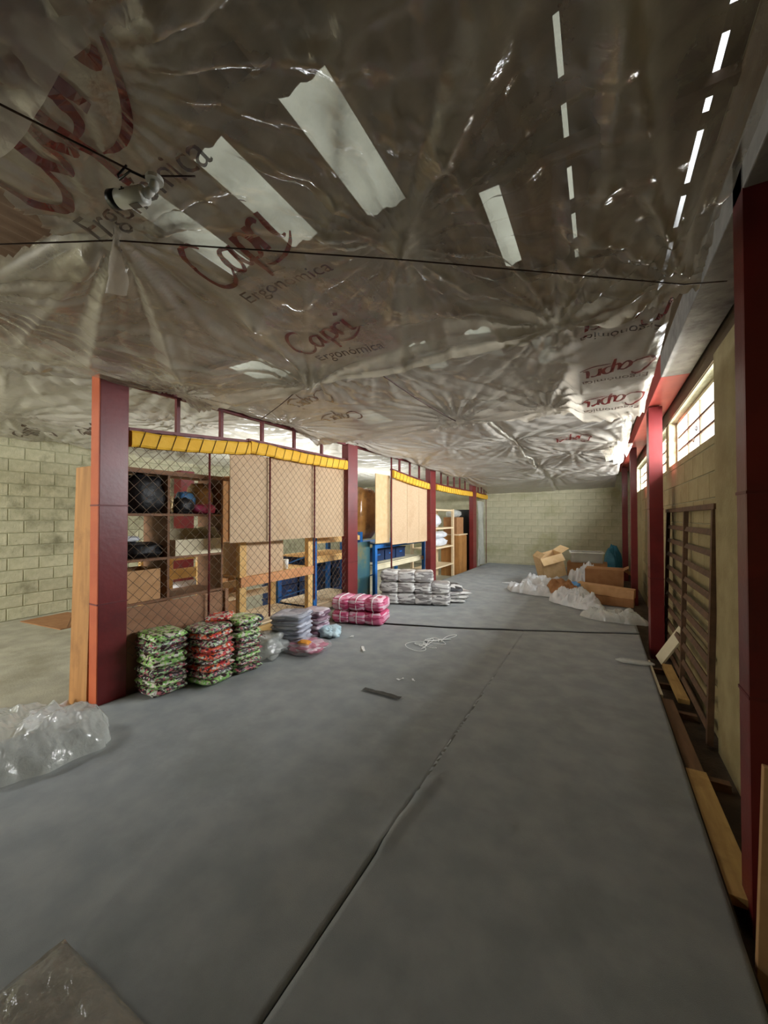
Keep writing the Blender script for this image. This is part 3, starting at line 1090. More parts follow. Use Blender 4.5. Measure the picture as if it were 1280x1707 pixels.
# ------------------------------------------------------------------ red columns
def column(x0, x1, y0, y1, z1, label, front='red', z0=ZG, joints=(.95, 1.75)):
    t = thing('steel_column', ((x0 + x1) / 2, (y0 + y1) / 2, z0))
    hx, hy, h = (x1 - x0) / 2, (y1 - y0) / 2, z1 - z0
    MB().box(-hx, hx, -hy + .008, hy, 0, h).build('shaft', M['red'], t, bevel=.004)
    MB().box(-hx, hx, -hy, -hy + .008, 0, h).build('front_plate', M[front], t)
    for z in joints:
        MB().box(-hx - .003, hx + .003, -hy - .003, hy + .003, z - .006, z + .006).build('weld_seam', M['red_dark'], t)
    MB().box(-hx - .03, hx + .03, -hy - .002, hy + .03, 0, .012).build('base_plate', M['red_dark'], t)
    return tag(t, label, 'column')


cy = [(1.555, 1.78), (4.95, 5.22), (8.12, 8.45), (11.25, 11.6)]
lab = ['nearest left red steel column, beside the brown wooden board', 'left red steel column behind the pink bundles',
       'left red steel column beside the pine shelf', 'farthest left red steel column, near the back wall']
for (a, b), l in zip(cy, lab):
    xe = edge(a) - .005
    column(xe - .12, xe, a, b, 2.66, l, 'orange' if a < 2 else 'red')  # first column's lit front is done by colour
rc = [(.50, .735, 2.0, 2.13, 3.0, 'dark red steel column at the right edge, nearest the camera'),
      (.50, .63, 5.38, 5.62, 2.78, 'right red steel column beside the leaning metal grille'),
      (.50, .60, 8.45, 8.70, 2.9, 'right red steel column behind the torn cardboard box'),
      (.50, .62, 11.6, 11.85, 2.9, 'farthest right red steel column beside the blue bag')]
for (a, b, c, d_, z, l) in rc:
    column(a, b, c, d_, z, l, 'red')
column(-8.1, -7.85, 5.05, 5.36, 2.52, 'red steel column against the pale block wall behind the brown shelf')

# beams above the right columns
tag(MB().box(.50, .72, .2, 4.35, 2.80, 3.02).build('roof_beam', M['grey_beam'], bevel=.006), 'grey flaking beam along the top of the right wall', 'beam')
tag(MB().box(.50, .72, 4.35, 12.8, 2.80, 3.02).build('roof_beam', M['lit_red_beam'], bevel=.006), 'red beam over the right columns and windows', 'beam')

# brown board beside the first column
tag(MB().box(-3.92, -3.622, 1.555, 1.58, ZG, 1.93, rot=(math.radians(-1), 0, 0)).build('wooden_board', M['wood'], bevel=.004),
    'tall brown wooden board standing against the nearest red column', 'board')

# ------------------------------------------------------------------ partition bays: rail, posts, yellow padded beam, chain link
def px(y):
    return edge(y) - .065


def bay(y0, y1, posts, pad, label, bars=(), mesh=None, rail_z=2.66):
    t = thing('cage_partition', (0, 0, 0))
    MB().bar((px(y0), y0, rail_z), (px(y1), y1, rail_z), .04, .04).build('top_rail', M['red_dark'], t)
    for y in posts:
        zb = 2.30
        for (ya, za, yb, zb_) in pad:
            if ya <= y <= yb:
                zb = za + (zb_ - za) * (y - ya) / (yb - ya) + .07
        MB().bar((px(y), y, zb), (px(y), y, rail_z), .035, .035).build('post', M['red_dark'], t)
    for (ya, za, yb, zb_) in pad:
        n = max(6, int((yb - ya) / .1))
        ring = [(-.028, -.068), (.028, -.068), (.04, -.05), (.04, .05), (.028, .068), (-.028, .068), (-.04, .05), (-.04, -.05)]

        def zc(q):
            return za + (zb_ - za) * q - .015 * math.sin(q * PI) + .006 * noise.noise(Vector((ya + q * 9, 1, 2)))
        vs, fs = [], []
        for i in range(n + 1):
            q = i / n
            y = ya + (yb - ya) * q
            for (a, b) in ring:
                w = 1 + .08 * noise.noise(Vector((a * 40, b * 40, y * 5)))
                vs.append((px(y) + .03 + a * w, y, zc(q) + b * w))
        for i in range(n):
            for k in range(8):
                a = i * 8 + k
                b = i * 8 + (k + 1) % 8
                fs.append((a, b, b + 8, a + 8))
        fs += [tuple(range(8)), tuple(n * 8 + k for k in range(8))]
        m = MB()
        m.add(vs, fs)
        pd = m.build('padded_beam', M['yellow'], t, smooth=False, label='yellow foam padding tied with wire')
        MB().bar((px(ya), ya, zc(0) + .085), (px(yb), yb, zc(1) + .085), .05, .03).build('rail', M['red_dark'], pd)
        k = 0
        y = ya + .06
        while y < yb - .05:
            q = (y - ya) / (yb - ya)
            sl = .05
            P = [(px(y) + .073, y, zc(q) - .072), (px(y) + .075, y + sl, zc(q) + .074), (px(y) - .012, y + sl, zc(q) + .104), (px(y) - .016, y, zc(q) - .072), (px(y) + .073, y, zc(q) - .072)]
            MB().tube(P, .0035, 4, False).build('tie_wire', M['wire'], pd)
            y += .14
            k += 1
    for (y, za, zb) in bars:
        MB().tube([(px(y) + .01, y, za), (px(y) + .01, y, zb)], .011, 8).build('bar', M['red_dark'], t, smooth=True)
    if mesh:
        ya, yb, za, zb = mesh
        mb = MB()
        st = .105
        w, h = yb - ya, zb - za
        c = -h
        while c < w:
            for sg in (1, -1):
                # line from (c,0) rising at 45 degrees, clipped to the bay
                u0, v0, u1, v1 = c, 0, c + h, h
                if u0 < 0:
                    v0 -= u0
                    u0 = 0
                if u1 > w:
                    v1 -= (u1 - w)
                    u1 = w
                if u1 - u0 > .02:
                    A = (ya + u0, za + v0) if sg > 0 else (yb - u0, za + v0)
                    B = (ya + u1, za + v1) if sg > 0 else (yb - u1, za + v1)
                    mb.tube([(px(A[0]) + .022 + .003 * sg, A[0], A[1]), (px(B[0]) + .022 + .003 * sg, B[0], B[1])], .0022, 4, False)
            c += st
        o = mb.build('chain_link', M['mesh_wire'], t, label='chain link wire mesh')
        o['kind'] = 'stuff'
    return tag(t, label, 'fence', 'partition bays between the left columns')


bay(1.79, 4.94, (2.24, 2.72, 3.28, 3.82, 4.38), [(1.80, 2.18, 3.06, 2.29), (3.07, 2.31, 4.93, 2.32)],
    'chain link partition bay between the first two left columns, with yellow padded beam',
    bars=((2.58, .25, 2.22), (3.40, .3, 2.26), (4.22, .35, 2.26)), mesh=(1.80, 4.93, .30, 2.26))
bay(5.23, 8.1, (6.75, 7.2, 7.65), [(6.42, 2.33, 8.08, 2.21)], 'partition bay with yellow padded beam above the plain hardboard panels',
    bars=((6.42, .1, 2.66), (6.40, .1, 2.66)))
bay(8.47, 11.2, (8.9, 9.35, 9.8, 10.25, 10.7), [(8.5, 2.22, 11.2, 2.2)], 'open partition bay with yellow padded beam above the pine shelf')
bay(11.62, 12.85, (11.95, 12.3, 12.6), [(11.62, 2.2, 12.8, 2.18)], 'last short partition bay against the back wall', bars=((12.8, .0, 2.66),))

# hardboard panels
def panel(y0, y1, z0, z1, label, dx=.0, rz=0.0, m='mdf'):
    xm = px((y0 + y1) / 2) - .03 + dx
    o = MB().box(-.006, .006, -(y1 - y0) / 2, (y1 - y0) / 2, 0, z1 - z0).build('hardboard_sheet', M[m])
    o.location = (xm, (y0 + y1) / 2, z0)
    o.rotation_euler.z = rz - .022
    return tag(o, label, 'hardboard', 'hardboard sheets behind the partition')


panel(2.86, 3.42, 1.22, 2.24, 'hardboard panel behind chain link, nearest the open brown shelf')
panel(3.43, 4.24, 1.22, 2.26, 'middle of three hardboard panels behind chain link')
panel(4.25, 4.95, 1.21, 2.26, 'hardboard panel behind chain link, touching the second red column')
panel(5.95, 6.46, 1.03, 2.30, 'wide hardboard panel set back left of the tall thin post', -.03, m='card_light')
panel(6.47, 7.12, .98, 2.24, 'hardboard panel just right of the tall thin post')
panel(7.13, 7.68, .97, 2.22, 'hardboard panel in the middle of the second bay')
panel(7.69, 8.12, .97, 2.19, 'hardboard panel touching the third red column')


# ------------------------------------------------------------------ crumpled and soft shapes
def bag(name, m, sx, sy, sz, seed, loc, label, cat='bag', parent=None, rough=.22, seg=30, rz=0.0, group=None, freq=2.2):
    mb = MB()
    rings = seg // 2
    for j in range(rings + 1):
        th = PI * j / rings
        for i in range(seg):
            ph = 2 * PI * i / seg
            ct, st_ = math.cos(th), math.sin(th)
            c, s = math.cos(ph), math.sin(ph)
            e = .75
            vx = math.copysign(abs(st_) ** e, st_) * math.copysign(abs(c) ** e, c)
            vy = math.copysign(abs(st_) ** e, st_) * math.copysign(abs(s) ** e, s)
            vz = math.copysign(abs(ct) ** .8, ct)
            k = 1 + rough * (.6 * fbm(vx * freq + seed, vy * freq, vz * freq, 3) + .9 * (crumple(vx * .9 + vz * .5, vy * .9 - vz * .6, seed % 8, 3) - .9))
            z = vz * k
            mb.v.append((vx * k * sx / 2, vy * k * sy / 2, max(0.0, (z + .92) * sz / 1.92)))
    for j in range(rings):
        for i in range(seg):
            a, b = j * seg + i, j * seg + (i + 1) % seg
            mb.f.append((a, a + seg, b + seg, b))
    o = mb.build(name, m, parent, smooth=True)
    o.location = loc
    o.rotation_euler.z = rz
    if parent is None:
        tag(o, label, cat, group)
    elif label:
        o['label'] = label
    return o


def bundle_mesh(name, m, w, d_, h, seed, layers=2, seg=32, rough=.06):
    mb = MB()
    rings = 12
    for j in range(rings + 1):
        th = PI * j / rings
        for i in range(seg):
            ph = 2 * PI * i / seg
            ct, st_ = math.cos(th), max(0, math.sin(th))
            c, s = math.cos(ph), math.sin(ph)
            vx = st_ ** .36 * math.copysign(abs(c) ** .36, c)
            vy = st_ ** .36 * math.copysign(abs(s) ** .36, s)
            vz = math.copysign(abs(ct) ** .7, ct)
            k = 1 + rough * fbm(vx * 2.5 + seed, vy * 2.5, vz * 2, 3) + .03 * (crumple(vx * 1.5, vy * 1.5 + vz, seed % 8, 3) - .9) + .03 * math.cos(vz * PI * layers * 1.0 + 2 * noise.noise(Vector((ph, seed, 0))))
            zz = vz + .13 * noise.noise(Vector((vx * 1.6, vy * 1.6, seed)))
            mb.v.append((vx * k * w / 2, vy * k * d_ / 2, h / 2 + zz * h / 2))
    for j in range(rings):
        for i in range(seg):
            a, b = j * seg + i, j * seg + (i + 1) % seg
            mb.f.append((a, a + seg, b + seg, b))
    return mb.mesh(name, m, True)


def put(me, name, loc, rz, label, cat, group, tilt=(0, 0)):
    o = bpy.data.objects.new(name, me)
    col.objects.link(o)
    o.location = loc
    o.rotation_euler = (tilt[0], tilt[1], rz)
    return tag(o, label, cat, group)


# ------------------------------------------------------------------ patterned fabric stacks beside the first column
random.seed(21)
ORD = ['bottom', 'second from bottom', 'third from bottom', 'fourth from bottom', 'fifth from bottom', 'sixth from bottom', 'seventh from bottom', 'eighth from bottom', 'ninth from bottom']


def ordn(i, n):
    return 'top' if i == n - 1 else ORD[i]


pats = [M['fab_green'], M['fab_red'], M['fab_dark'], M['fab_dark'], M['fab_green']]
meshes = {}
for k in range(3):
    for mi, m in enumerate((M['fab_green'], M['fab_red'], M['fab_dark'])):
        meshes[(k, mi)] = bundle_mesh('fabric_bundle', m, .36, .31, .064, k * 7 + mi, 2, 36, .07)
names = ['stack beside the nearest red column', 'middle stack with red and orange prints', 'stack next to the grey bundles']
for si, (x, y, n, seq, ob) in enumerate(((-3.36, 2.0, 9, (2, 0, 2, 2, 0, 0, 2, 2, 0), -.05), (-3.18, 2.33, 9, (0, 2, 1, 2, 1, 1, 2, 1, 2), .04), (-3.16, 2.66, 9, (2, 2, 0, 2, 2, 2, 0, 2, 0), -.03))):
    z = .004
    for i in range(n):
        put(meshes[(random.randrange(3), seq[i])], 'fabric_bundle', (x + random.uniform(-.015, .015), y + random.uniform(-.012, .012), z), ob + random.uniform(-.12, .12) + (PI if random.random() < .5 else 0),
            '%s floral print bundle in the %s' % (ordn(i, n), names[si]), 'fabric', 'folded print bundles, ' + names[si], (random.uniform(-.03, .03), random.uniform(-.03, .03)))
        z += .056
sb = bundle_mesh('fabric_bundle', M['fab_red'], .24, .18, .055, 91, 2, 36, .1)
put(sb, 'fabric_bundle', (-3.22, 2.48, .515), .5, 'small orange and black folded bundle lying atop the print stacks', 'fabric', 'folded print bundles', (.1, -.1))

# grey plastic-wrapped bundles next to them
gm = [bundle_mesh('fabric_bundle', M['fab_grey'], .40, .34, .07, 50 + k, 2, 36, .1) for k in range(3)]
for i in range(7):
    put(gm[i % 3], 'fabric_bundle', (-3.17 + .012 * i, 3.42 - .012 * i, .003 + .058 * i), .25 + random.uniform(-.1, .1), '%s grey folded bundle in the leaning stack before the pine rack' % ordn(i, 7), 'fabric', 'leaning stack of grey bundles', (.05, -.06))
lm = [bundle_mesh('fabric_bundle', M['fab_lilac'], .32, .30, .09, 60 + k, 2, 36, .12) for k in range(2)]
for i in range(4):
    put(lm[i % 2], 'fabric_bundle', (-3.22 + .01 * i, 3.88, .003 + .082 * i), .1 + random.uniform(-.2, .2), '%s lilac folded bundle in the small stack before the blue rack' % ordn(i, 4), 'fabric', 'small stack of lilac bundles')
bag('clear_bag', M['film_bag'], .42, .46, .22, 3, (-3.2, 3.02, .002), 'clear grey plastic bag slumped between print stacks and grey bundles', rough=.5, freq=3, seg=44)
pb = bag('fabric_bag', M['fab_pink'], .42, .34, .11, 5, (-2.93, 3.38, .002), 'pink cloth in clear film lying on carpet with an orange piece on it', rough=.45, freq=3, seg=40)
bag('orange_piece', M['orange_cloth'], .15, .12, .05, 6, (.06, -.08, .085), None, parent=pb)
bag('film_wrap', M['film_wrap'], .56, .46, .12, 7, (.02, -.02, 0), None, parent=pb)
bag('pale_blue_bag', M['sky_cloth'], .30, .26, .13, 8, (-3.0, 3.92, .002), 'pale blue crumpled plastic bag on carpet left of the pink bundles', rough=.55, freq=3, seg=40)

# pink stack: three wide, two high
pm = [bundle_mesh('fabric_bundle', M['fab_pink'], .28, .40, .19, 70 + k, 4, 36, .09) for k in range(3)]
pos = ['leftmost', 'middle', 'rightmost']
for i in range(3):
    for j in range(2):
        t = thing('fabric_bundle', (-3.25 + .235 * i, 4.62 + .06 * i, .003 + .185 * j), .22 + random.uniform(-.06, .06))
        tag(t, '%s pink shrink-wrapped fabric bundle in the %s row by the second column' % (pos[i], ('bottom', 'top')[j]), 'fabric', 'pink wrapped bundles')
        o = bpy.data.objects.new('cloth', pm[(i + j) % 3])
        col.objects.link(o)
        o.parent = t
        MB().tube([(.0 + .142 * math.cos(a) * 0, .205 * math.copysign(abs(math.cos(a)) ** .5, math.cos(a)), .095 + .098 * math.copysign(abs(math.sin(a)) ** .6, math.sin(a))) for a in [k * 2 * PI / 20 for k in range(21)]], .006, 5, False).build('tie_string', M['string'], t, smooth=True)

# grey and white bundles farther on
qm = [bundle_mesh('fabric_bundle', M['fab_stripe'], .34, .38, .20, 80 + k, 3, 36, .12) for k in range(3)]
labs = ['first from the left', 'second from the left', 'third from the left', 'fourth from the left']
for i in range(4):
    for j in range(3 if i < 3 else 2):
        put(qm[(i + j) % 3], 'fabric_bundle', (-3.24 + .27 * i, 6.02 + .10 * i, .003 + .19 * j), .2 + random.uniform(-.15, .15),
            'grey and white wrapped bundle, column %s, %s layer, before the third column' % (labs[i], ('bottom', 'middle', 'top')[j]), 'fabric', 'grey and white wrapped bundles')
km = bundle_mesh('fabric_bundle', M['fab_black'], .46, .40, .07, 88, 2, 36, .12)
put(km, 'fabric_bundle', (-2.42, 6.75, .20), .5, 'black and white folded bundle lying on top at the pile end', 'fabric', 'flat bundles at the pile end', (.15, .1))
fm = [bundle_mesh('fabric_bundle', M['fab_stripe'], .5, .42, .06, 95 + k, 2, 36, .14) for k in range(2)]
for i in range(3):
    put(fm[i % 2], 'fabric_bundle', (-2.36 + .03 * i, 6.66 + .05 * i, .003 + .06 * i), .3 + .2 * i, '%s flat grey and white bundle spread at the right end of the pile' % ordn(i, 3), 'fabric', 'flat bundles at the pile end')

# white string tangle and scraps on the carpet
random.seed(5)
P = []
for i in range(64):
    a = i * .85
    P.append((-1.86 + .16 * math.cos(a) * (.5 + .5 * math.sin(i * .37)) + .003 * i, 4.22 + .22 * math.sin(a * .9) * (.4 + .6 * math.cos(i * .21)) + .008 * (i - 24), .009 + .003 * (i % 3)))
tag(MB().tube(catmull(P, 5), .0042, 5).build('string_tangle', M['string'], smooth=True), 'tangle of white string lying on the grey carpet', 'string')
for (x, y, w, l, a, lb) in ((-2.35, 3.70, .03, .16, .7, 'thin white plastic strip on carpet right of the pink cloth'), (-1.62, 3.18, .02, .07, 2.4, 'tiny white scrap in the middle of the carpet'),
                           (-2.72, 4.02, .04, .06, .3, 'small white scrap on carpet before the pink bundles'), (-1.5, 3.22, .015, .05, .9, 'tiny white thread beside the scrap in the middle of the carpet')):
    o = MB().grid(3, 8, lambda s, t: ((s - .5) * w, (t - .5) * l, .006 + .006 * math.sin(t * 7 + s * 2))).build('scrap', M['string'], smooth=True)
    o.location = (x, y, .006)
    o.rotation_euler.z = a
    tag(o, lb, 'scrap')
o = MB().grid(10, 4, lambda s, t: ((s - .5) * .36, (t - .5) * .09 * (.6 + .5 * noise.noise(Vector((s * 5, t * 3, 1)))), .001 * s)).build('worn_patch', M['dirt'])
o.location = (-1.62, 2.84, .0165)
tag(o, 'dark worn patch stuck on the carpet', 'patch')
o = bag('plastic_strip', M['film_bag'], .34, .10, .035, 31, (.30, 4.72, .004), 'clear plastic strip on carpet before the leaning cream board', 'plastic', rz=.1)

# ------------------------------------------------------------------ brown shelf in the first bay
def box_carton(name, sx, sy, sz, loc, label, m='card', rz=0, rot=(0, 0), flaps=(), open_top=True, cat='box', group=None, tape=False):
    t = thing(name, loc, rz)
    t.rotation_euler = (rot[0], rot[1], rz)
    hx, hy = sx / 2, sy / 2
    th = .006
    mb = MB()
    mb.box(-hx, hx, -hy, hy, 0, th).box(-hx, -hx + th, -hy, hy, th, sz).box(hx - th, hx, -hy, hy, th, sz)
    mb.box(-hx + th, hx - th, -hy, -hy + th, th, sz).box(-hx + th, hx - th, hy - th, hy, th, sz)
    if not open_top:
        mb.box(-hx + th, hx - th, -hy + th, hy - th, sz - th, sz)
    mb.build('carton', M[m], t)
    for (side, ang, ln) in flaps:
        f = MB()
        if side in 'lr':
            s = -1 if side == 'l' else 1
            c, n = math.cos(ang), math.sin(ang)
            f.bar((s * hx, 0, sz), (s * (hx + ln * c), 0, sz + ln * n), sy, .005, up=(0, 1, 0) if False else (-n * s, 0, c))
        else:
            s = -1 if side == 'f' else 1
            c, n = math.cos(ang), math.sin(ang)
            f.bar((0, s * hy, sz), (0, s * (hy + ln * c), sz + ln * n), sx, .005, up=(0, -n * s, c))
        f.build('flap', M[m], t)
    if tape:
        MB().box(-hx - .001, hx + .001, -.025, .025, sz - .001, sz + .001).build('tape', M['card_light'], t)
    return tag(t, label, cat, group)


SX0, SX1 = -4.36, -3.92
sh = thing('shelf_unit', (0, 0, 0))
tag(sh, 'dark brown wooden shelf unit behind the chain link', 'shelf')
for y in (1.98, 2.39, 3.04):
    MB().box(SX0, SX1, y - .012, y + .012, ZG, 1.96).build('upright', M['wood_dark'], sh)
for z in (.66, 1.08, 1.53, 1.97):
    MB().box(SX0, SX1 + .004, 1.97, 3.05, z - .012, z + .012).build('shelf_board', M['wood_dark'], sh)
MB().box(SX1 + .004, SX1 + .02, 1.96, 3.22, 1.94, 1.985).build('top_trim', M['wood_dark'], sh)
bag('garbage_bag', M['black_bag'], .42, .40, .39, 11, (-4.10, 2.185, 1.545), 'big black garbage bag on the top shelf')
bag('garbage_bag', M['black_bag'], .40, .40, .16, 12, (-4.12, 2.18, 1.093), 'flat black garbage bag on the middle shelf', rough=.3)
bag('white_cloth', M['white_cloth'], .2, .2, .06, 13, (-4.18, 2.12, 1.255), 'white crumpled cloth peeking above the flat black bag', 'cloth')
bag('garbage_bag', M['black_bag'], .20, .22, .17, 14, (-3.97, 2.56, 1.545), 'small knotted black bag sagging over the shelf edge', rough=.35)
bag('blue_bag', M['blue_bag'], .2, .2, .25, 15, (-4.12, 2.70, 1.545), 'light blue plastic bag on the top shelf')
bag('pink_bag', M['pink_bag'], .22, .28, .11, 16, (-4.0, 2.84, 1.545), 'pink cloth bag on the top shelf beside the tan bag')
bag('tan_bag', M['tan_bag'], .28, .26, .36, 17, (-4.16, 2.90, 1.545), 'shiny tan plastic bag on the top shelf')
bag('gold_bag', M['gold'], .10, .08, .19, 18, (-4.0, 2.455, 1.545), 'small shiny gold package next to the shelf divider', 'package', seg=20)
box_carton('white_box', .34, .56, .17, (-4.08, 2.74, 1.093), 'low white open box on the middle shelf', 'cream', flaps=(('b', 2.2, .16), ('l', 1.9, .12)))
box_carton('cardboard_box', .36, .32, .31, (-4.12, 2.16, .673), 'cardboard box on the lowest brown shelf behind chain link', 'card')
tag(MB().box(px(2.3) - .06, px(2.3) - .035, 1.79, 2.79, ZG, .71, rot=(0, 0, -.022)).build('kick_board', M['kick'], bevel=.003), 'low brown board along the bottom of the first bay', 'board')
tag(MB().box(px(2.8) - .05, px(2.8) - .005, 2.79, 2.83, ZG, .73).build('wooden_stake', M['kick']), 'short brown stake at the end of the low board', 'post')
# tall flattened cartons behind
tag(MB().box(-5.0, -4.68, 3.72, 3.97, ZG, 2.10, rot=(0, 0, .03)).build('carton_stack', M['card_dark'], bevel=.004), 'tall stack of flattened brown cartons behind the shelf end', 'cardboard')

# pine rack far behind, seen through the shelf
yr = thing('pine_rack', (0, 0, 0))
tag(yr, 'yellow pine rack far behind the brown shelf', 'rack')
for (x, y) in ((-5.6, 3.42), (-5.6, 4.4), (-6.3, 3.42), (-6.3, 4.4)):
    MB().box(x - .04, x + .04, y - .04, y + .04, ZG, 1.0).build('leg', M['pine'], yr)
for z in (.86, .58, .30):
    MB().box(-5.56, -5.53, 3.38, 4.44, z, z + .13).build('rail', M['pine'], yr)
    MB().box(-6.3, -5.56, 3.4, 4.42, z + .02, z + .05).build('rack_board', M['pine'], yr)
bag('cloth_heap', M['white_cloth'], .4, .6, .12, 19, (-5.85, 3.9, .352), 'pale cloth heap on the far yellow rack', 'cloth')

# ------------------------------------------------------------------ pine rack in the first bay
pr = thing('pine_rack', (0, 0, 0))
tag(pr, 'pine post rack below the hardboard panels in the first bay', 'rack')
for (x, y) in ((-3.80, 3.22), (-3.80, 4.46), (-4.55, 3.22), (-4.55, 4.46)):
    MB().box(x - .035, x + .035, y - .05, y + .05, ZG, 1.22).build('leg', M['pine'], pr, bevel=.003)
MB().box(-3.78, -3.74, 3.17, 4.51, .66, .78).build('rail', M['pine_red'], pr, bevel=.002)
for i in range(7):
    x = -4.55 + i * .11
    MB().box(x, x + .09, 3.17, 4.51, .755, .775).build('slat', M['pine'], pr)
for i in range(6):
    x = -4.55 + i * .125
    MB().box(x, x + .10, 3.17, 4.51, .12, .14).build('slat', M['pine_light'], pr)
MB().box(-3.79, -3.75, 3.17, 4.51, .04, .12).build('rail', M['pine'], pr)
for z in (.32, .50, .92):
    MB().box(-4.60, -4.575, 3.17, 4.51, z, z + .10).build('back_slat', M['pine_light'], pr)
box_carton('hardboard_box', .40, .66, .41, (-4.02, 3.62, .777), 'tan hardboard box on the pine rack', 'mdf', open_top=False)
c = thing('paper_cup', (-3.88, 4.06, .777))
tag(c, 'white paper cup at the end of the pine rack', 'cup')
MB().tube([(0, 0, 0), (0, 0, .13)], [.033, .042], 16).build('cup', M['white'], c, smooth=True)
MB().tube([(0, 0, .128), (0, 0, .135)], [.045, .045], 16).build('rim', M['white'], c)
bag('navy_cloth', M['navy'], .3, .3, .08, 20, (-4.0, 3.55, .142), 'dark blue cloth on the lowest pine slats', 'cloth')

# blue racks
def blue_rack(ya, yb, xa, xb, zt, boards, label, m='pine'):
    t = thing('blue_rack', (0, 0, 0))
    tag(t, label, 'rack')
    for x in (xa, xb):
        for y in (ya, yb):
            MB().box(x - .03, x + .03, y - .04, y + .04, ZG, zt).build('upright', M['blue'], t)
    for (z, mm) in boards:
        MB().box(xb - .02, xb + .02, ya + .04, yb - .04, z - .08, z).build('beam', M[mm], t)
        n = 5
        for i in range(n):
            x = xa + (xb - xa) * i / n
            MB().box(x, x + (xb - xa) / n - .02, ya, yb, z, z + .018).build('shelf_board', M[mm], t)
    for z in (.2, .7):
        MB().bar((xa, ya, z), (xb, ya, z + .25), .02, .02).build('brace', M['blue'], t)
    return t


blue_rack(4.60, 5.9, -4.55, -3.82, 1.24, [(1.18, 'pine'), (.88, 'pine'), (.14, 'pine_light')], 'blue steel rack with pine boards behind the second column')
blue_rack(6.16, 8.42, -4.4, -3.66, 1.02, [(.60, 'cream'), (1.0, 'blue')], 'blue steel rack with a white shelf under the plain panels')


# crates
def crate_proto(sx, sy, sz):
    t = thing('plastic_crate')
    hx, hy = sx / 2, sy / 2
    m = MB()
    m.box(-hx, hx, -hy, hy, 0, .012)
    for (a, b, c, d_) in ((-hx, -hx + .012, -hy, hy), (hx - .012, hx, -hy, hy), (-hx, hx, -hy, -hy + .012), (-hx, hx, hy - .012, hy)):
        m.box(a, b, c, d_, .012, sz)
    m.build('body', M['navy'], t)
    MB().box(-hx - .012, hx + .012, -hy - .012, -hy, sz - .03, sz).box(-hx - .012, hx + .012, hy, hy + .012, sz - .03, sz).box(hx, hx + .012, -hy, hy, sz - .03, sz).box(-hx - .012, -hx, -hy, hy, sz - .03, sz).build('rim', M['navy'], t)
    MB().box(hx, hx + .008, -.06, .06, sz * .5, sz * .62).build('handle_grip', M['blue'], t)
    return t


cp = crate_proto(.4, .44, .23)
first = True
for i in range(4):
    for j in range(4):
        o = cp if first else copy_tree(cp)
        first = False
        o.location = (-4.95, 5.05 + .49 * i, ZG + .245 * j)
        tag(o, '%s navy crate, %s layer, behind the first blue rack' % (('nearest', 'second', 'third', 'farthest')[i], ('bottom', 'second', 'third', 'top')[j]), 'crate', 'navy crates behind the first blue rack')
for i in range(3):
    o = copy_tree(cp)
    o.location = (-4.12, 6.75 + .49 * i, .62)
    tag(o, '%s navy plastic crate on the white shelf under the plain panels' % ('nearest', 'middle', 'farthest')[i], 'crate', 'navy crates on the white shelf')

# brown wrapped pack and stained panel in the second bay
put(bundle_mesh('wrapped_pack', M['brown_wrap'], .50, .74, .98, 23, 1, 40, .10), 'wrapped_pack', (-4.02, 6.2, 1.09), 0, 'tall pack wrapped in shiny brown film beside the second column', 'package', None)
tag(MB().box(-3.76, -3.74, 5.64, 6.12, ZG, 1.06).build('stained_panel', M['teal'], bevel=.002), 'teal and rust stained sheet standing below the brown wrapped pack', 'panel')

# pine shelf and cabinets in the third bay
ps = thing('pine_shelf', (0, 0, 0))
tag(ps, 'light pine shelf unit right of the third left column', 'shelf')
for (x, y) in ((-3.62, 8.72), (-3.62, 10.38), (-4.1, 8.72), (-4.1, 10.38)):
    MB().box(x - .03, x + .03, y - .04, y + .04, ZG, 1.74).build('upright', M['pine_light'], ps)
for z in (.22, .72, 1.22, 1.70):
    MB().box(-4.1, -3.60, 8.70, 10.40, z - .02, z + .02).build('shelf_board', M['pine_light'], ps)
bag('white_bundle', M['white_cloth'], .4, .6, .36, 41, (-3.82, 9.3, 1.242), 'white bag on the upper pine shelf')
bag('white_bundle', M['white_cloth'], .4, 1.2, .22, 42, (-3.82, 9.6, .742), 'lower long white cloth bundle on the second pine shelf', 'cloth')
bag('white_bundle', M['white_cloth'], .38, 1.1, .18, 43, (-3.82, 9.62, .955), 'upper long white cloth bundle on the second pine shelf', 'cloth')
bag('tan_bag', M['tan_bag'], .3, .25, .25, 44, (-3.8, 9.1, .242), 'tan paper bag on the low pine shelf')
cb = thing('wooden_cabinet', (0, 0, 0))
tag(cb, 'brown wooden cabinet between pine shelf and black locker', 'cabinet')
MB().box(-4.0, -3.48, 10.46, 11.2, ZG, 1.0).build('body', M['wood'], cb, bevel=.004)
MB().box(-3.48, -3.465, 10.48, 10.82, ZG + .04, .97).build('door', M['wood'], cb)
MB().box(-3.48, -3.465, 10.84, 11.18, ZG + .04, .97).build('door', M['wood'], cb)
MB().box(-4.02, -3.45, 10.44, 11.22, 1.0, 1.03).build('top', M['pine_light'], cb)
box_carton('cardboard_box', .4, .6, .48, (-3.74, 10.8, 1.032), 'brown cardboard box on top of the wooden cabinet', 'card_dark', open_top=False)
bag('clear_bag', M['film_bag'], .4, .55, .22, 45, (-3.74, 10.8, 1.514), 'clear bag on the cardboard box above the cabinet')
lk = thing('black_locker', (0, 0, 0))
tag(lk, 'tall black locker beside the farthest left column', 'locker')
MB().box(-4.0, -3.5, 11.66, 12.25, ZG, 1.75).build('body', M['black'], lk, bevel=.004)
MB().box(-3.5, -3.49, 11.68, 12.23, ZG + .05, 1.72).build('door', M['black'], lk)
MB().box(-3.49, -3.475, 11.72, 11.75, .7, .85).build('handle', M['grey_metal'], lk)
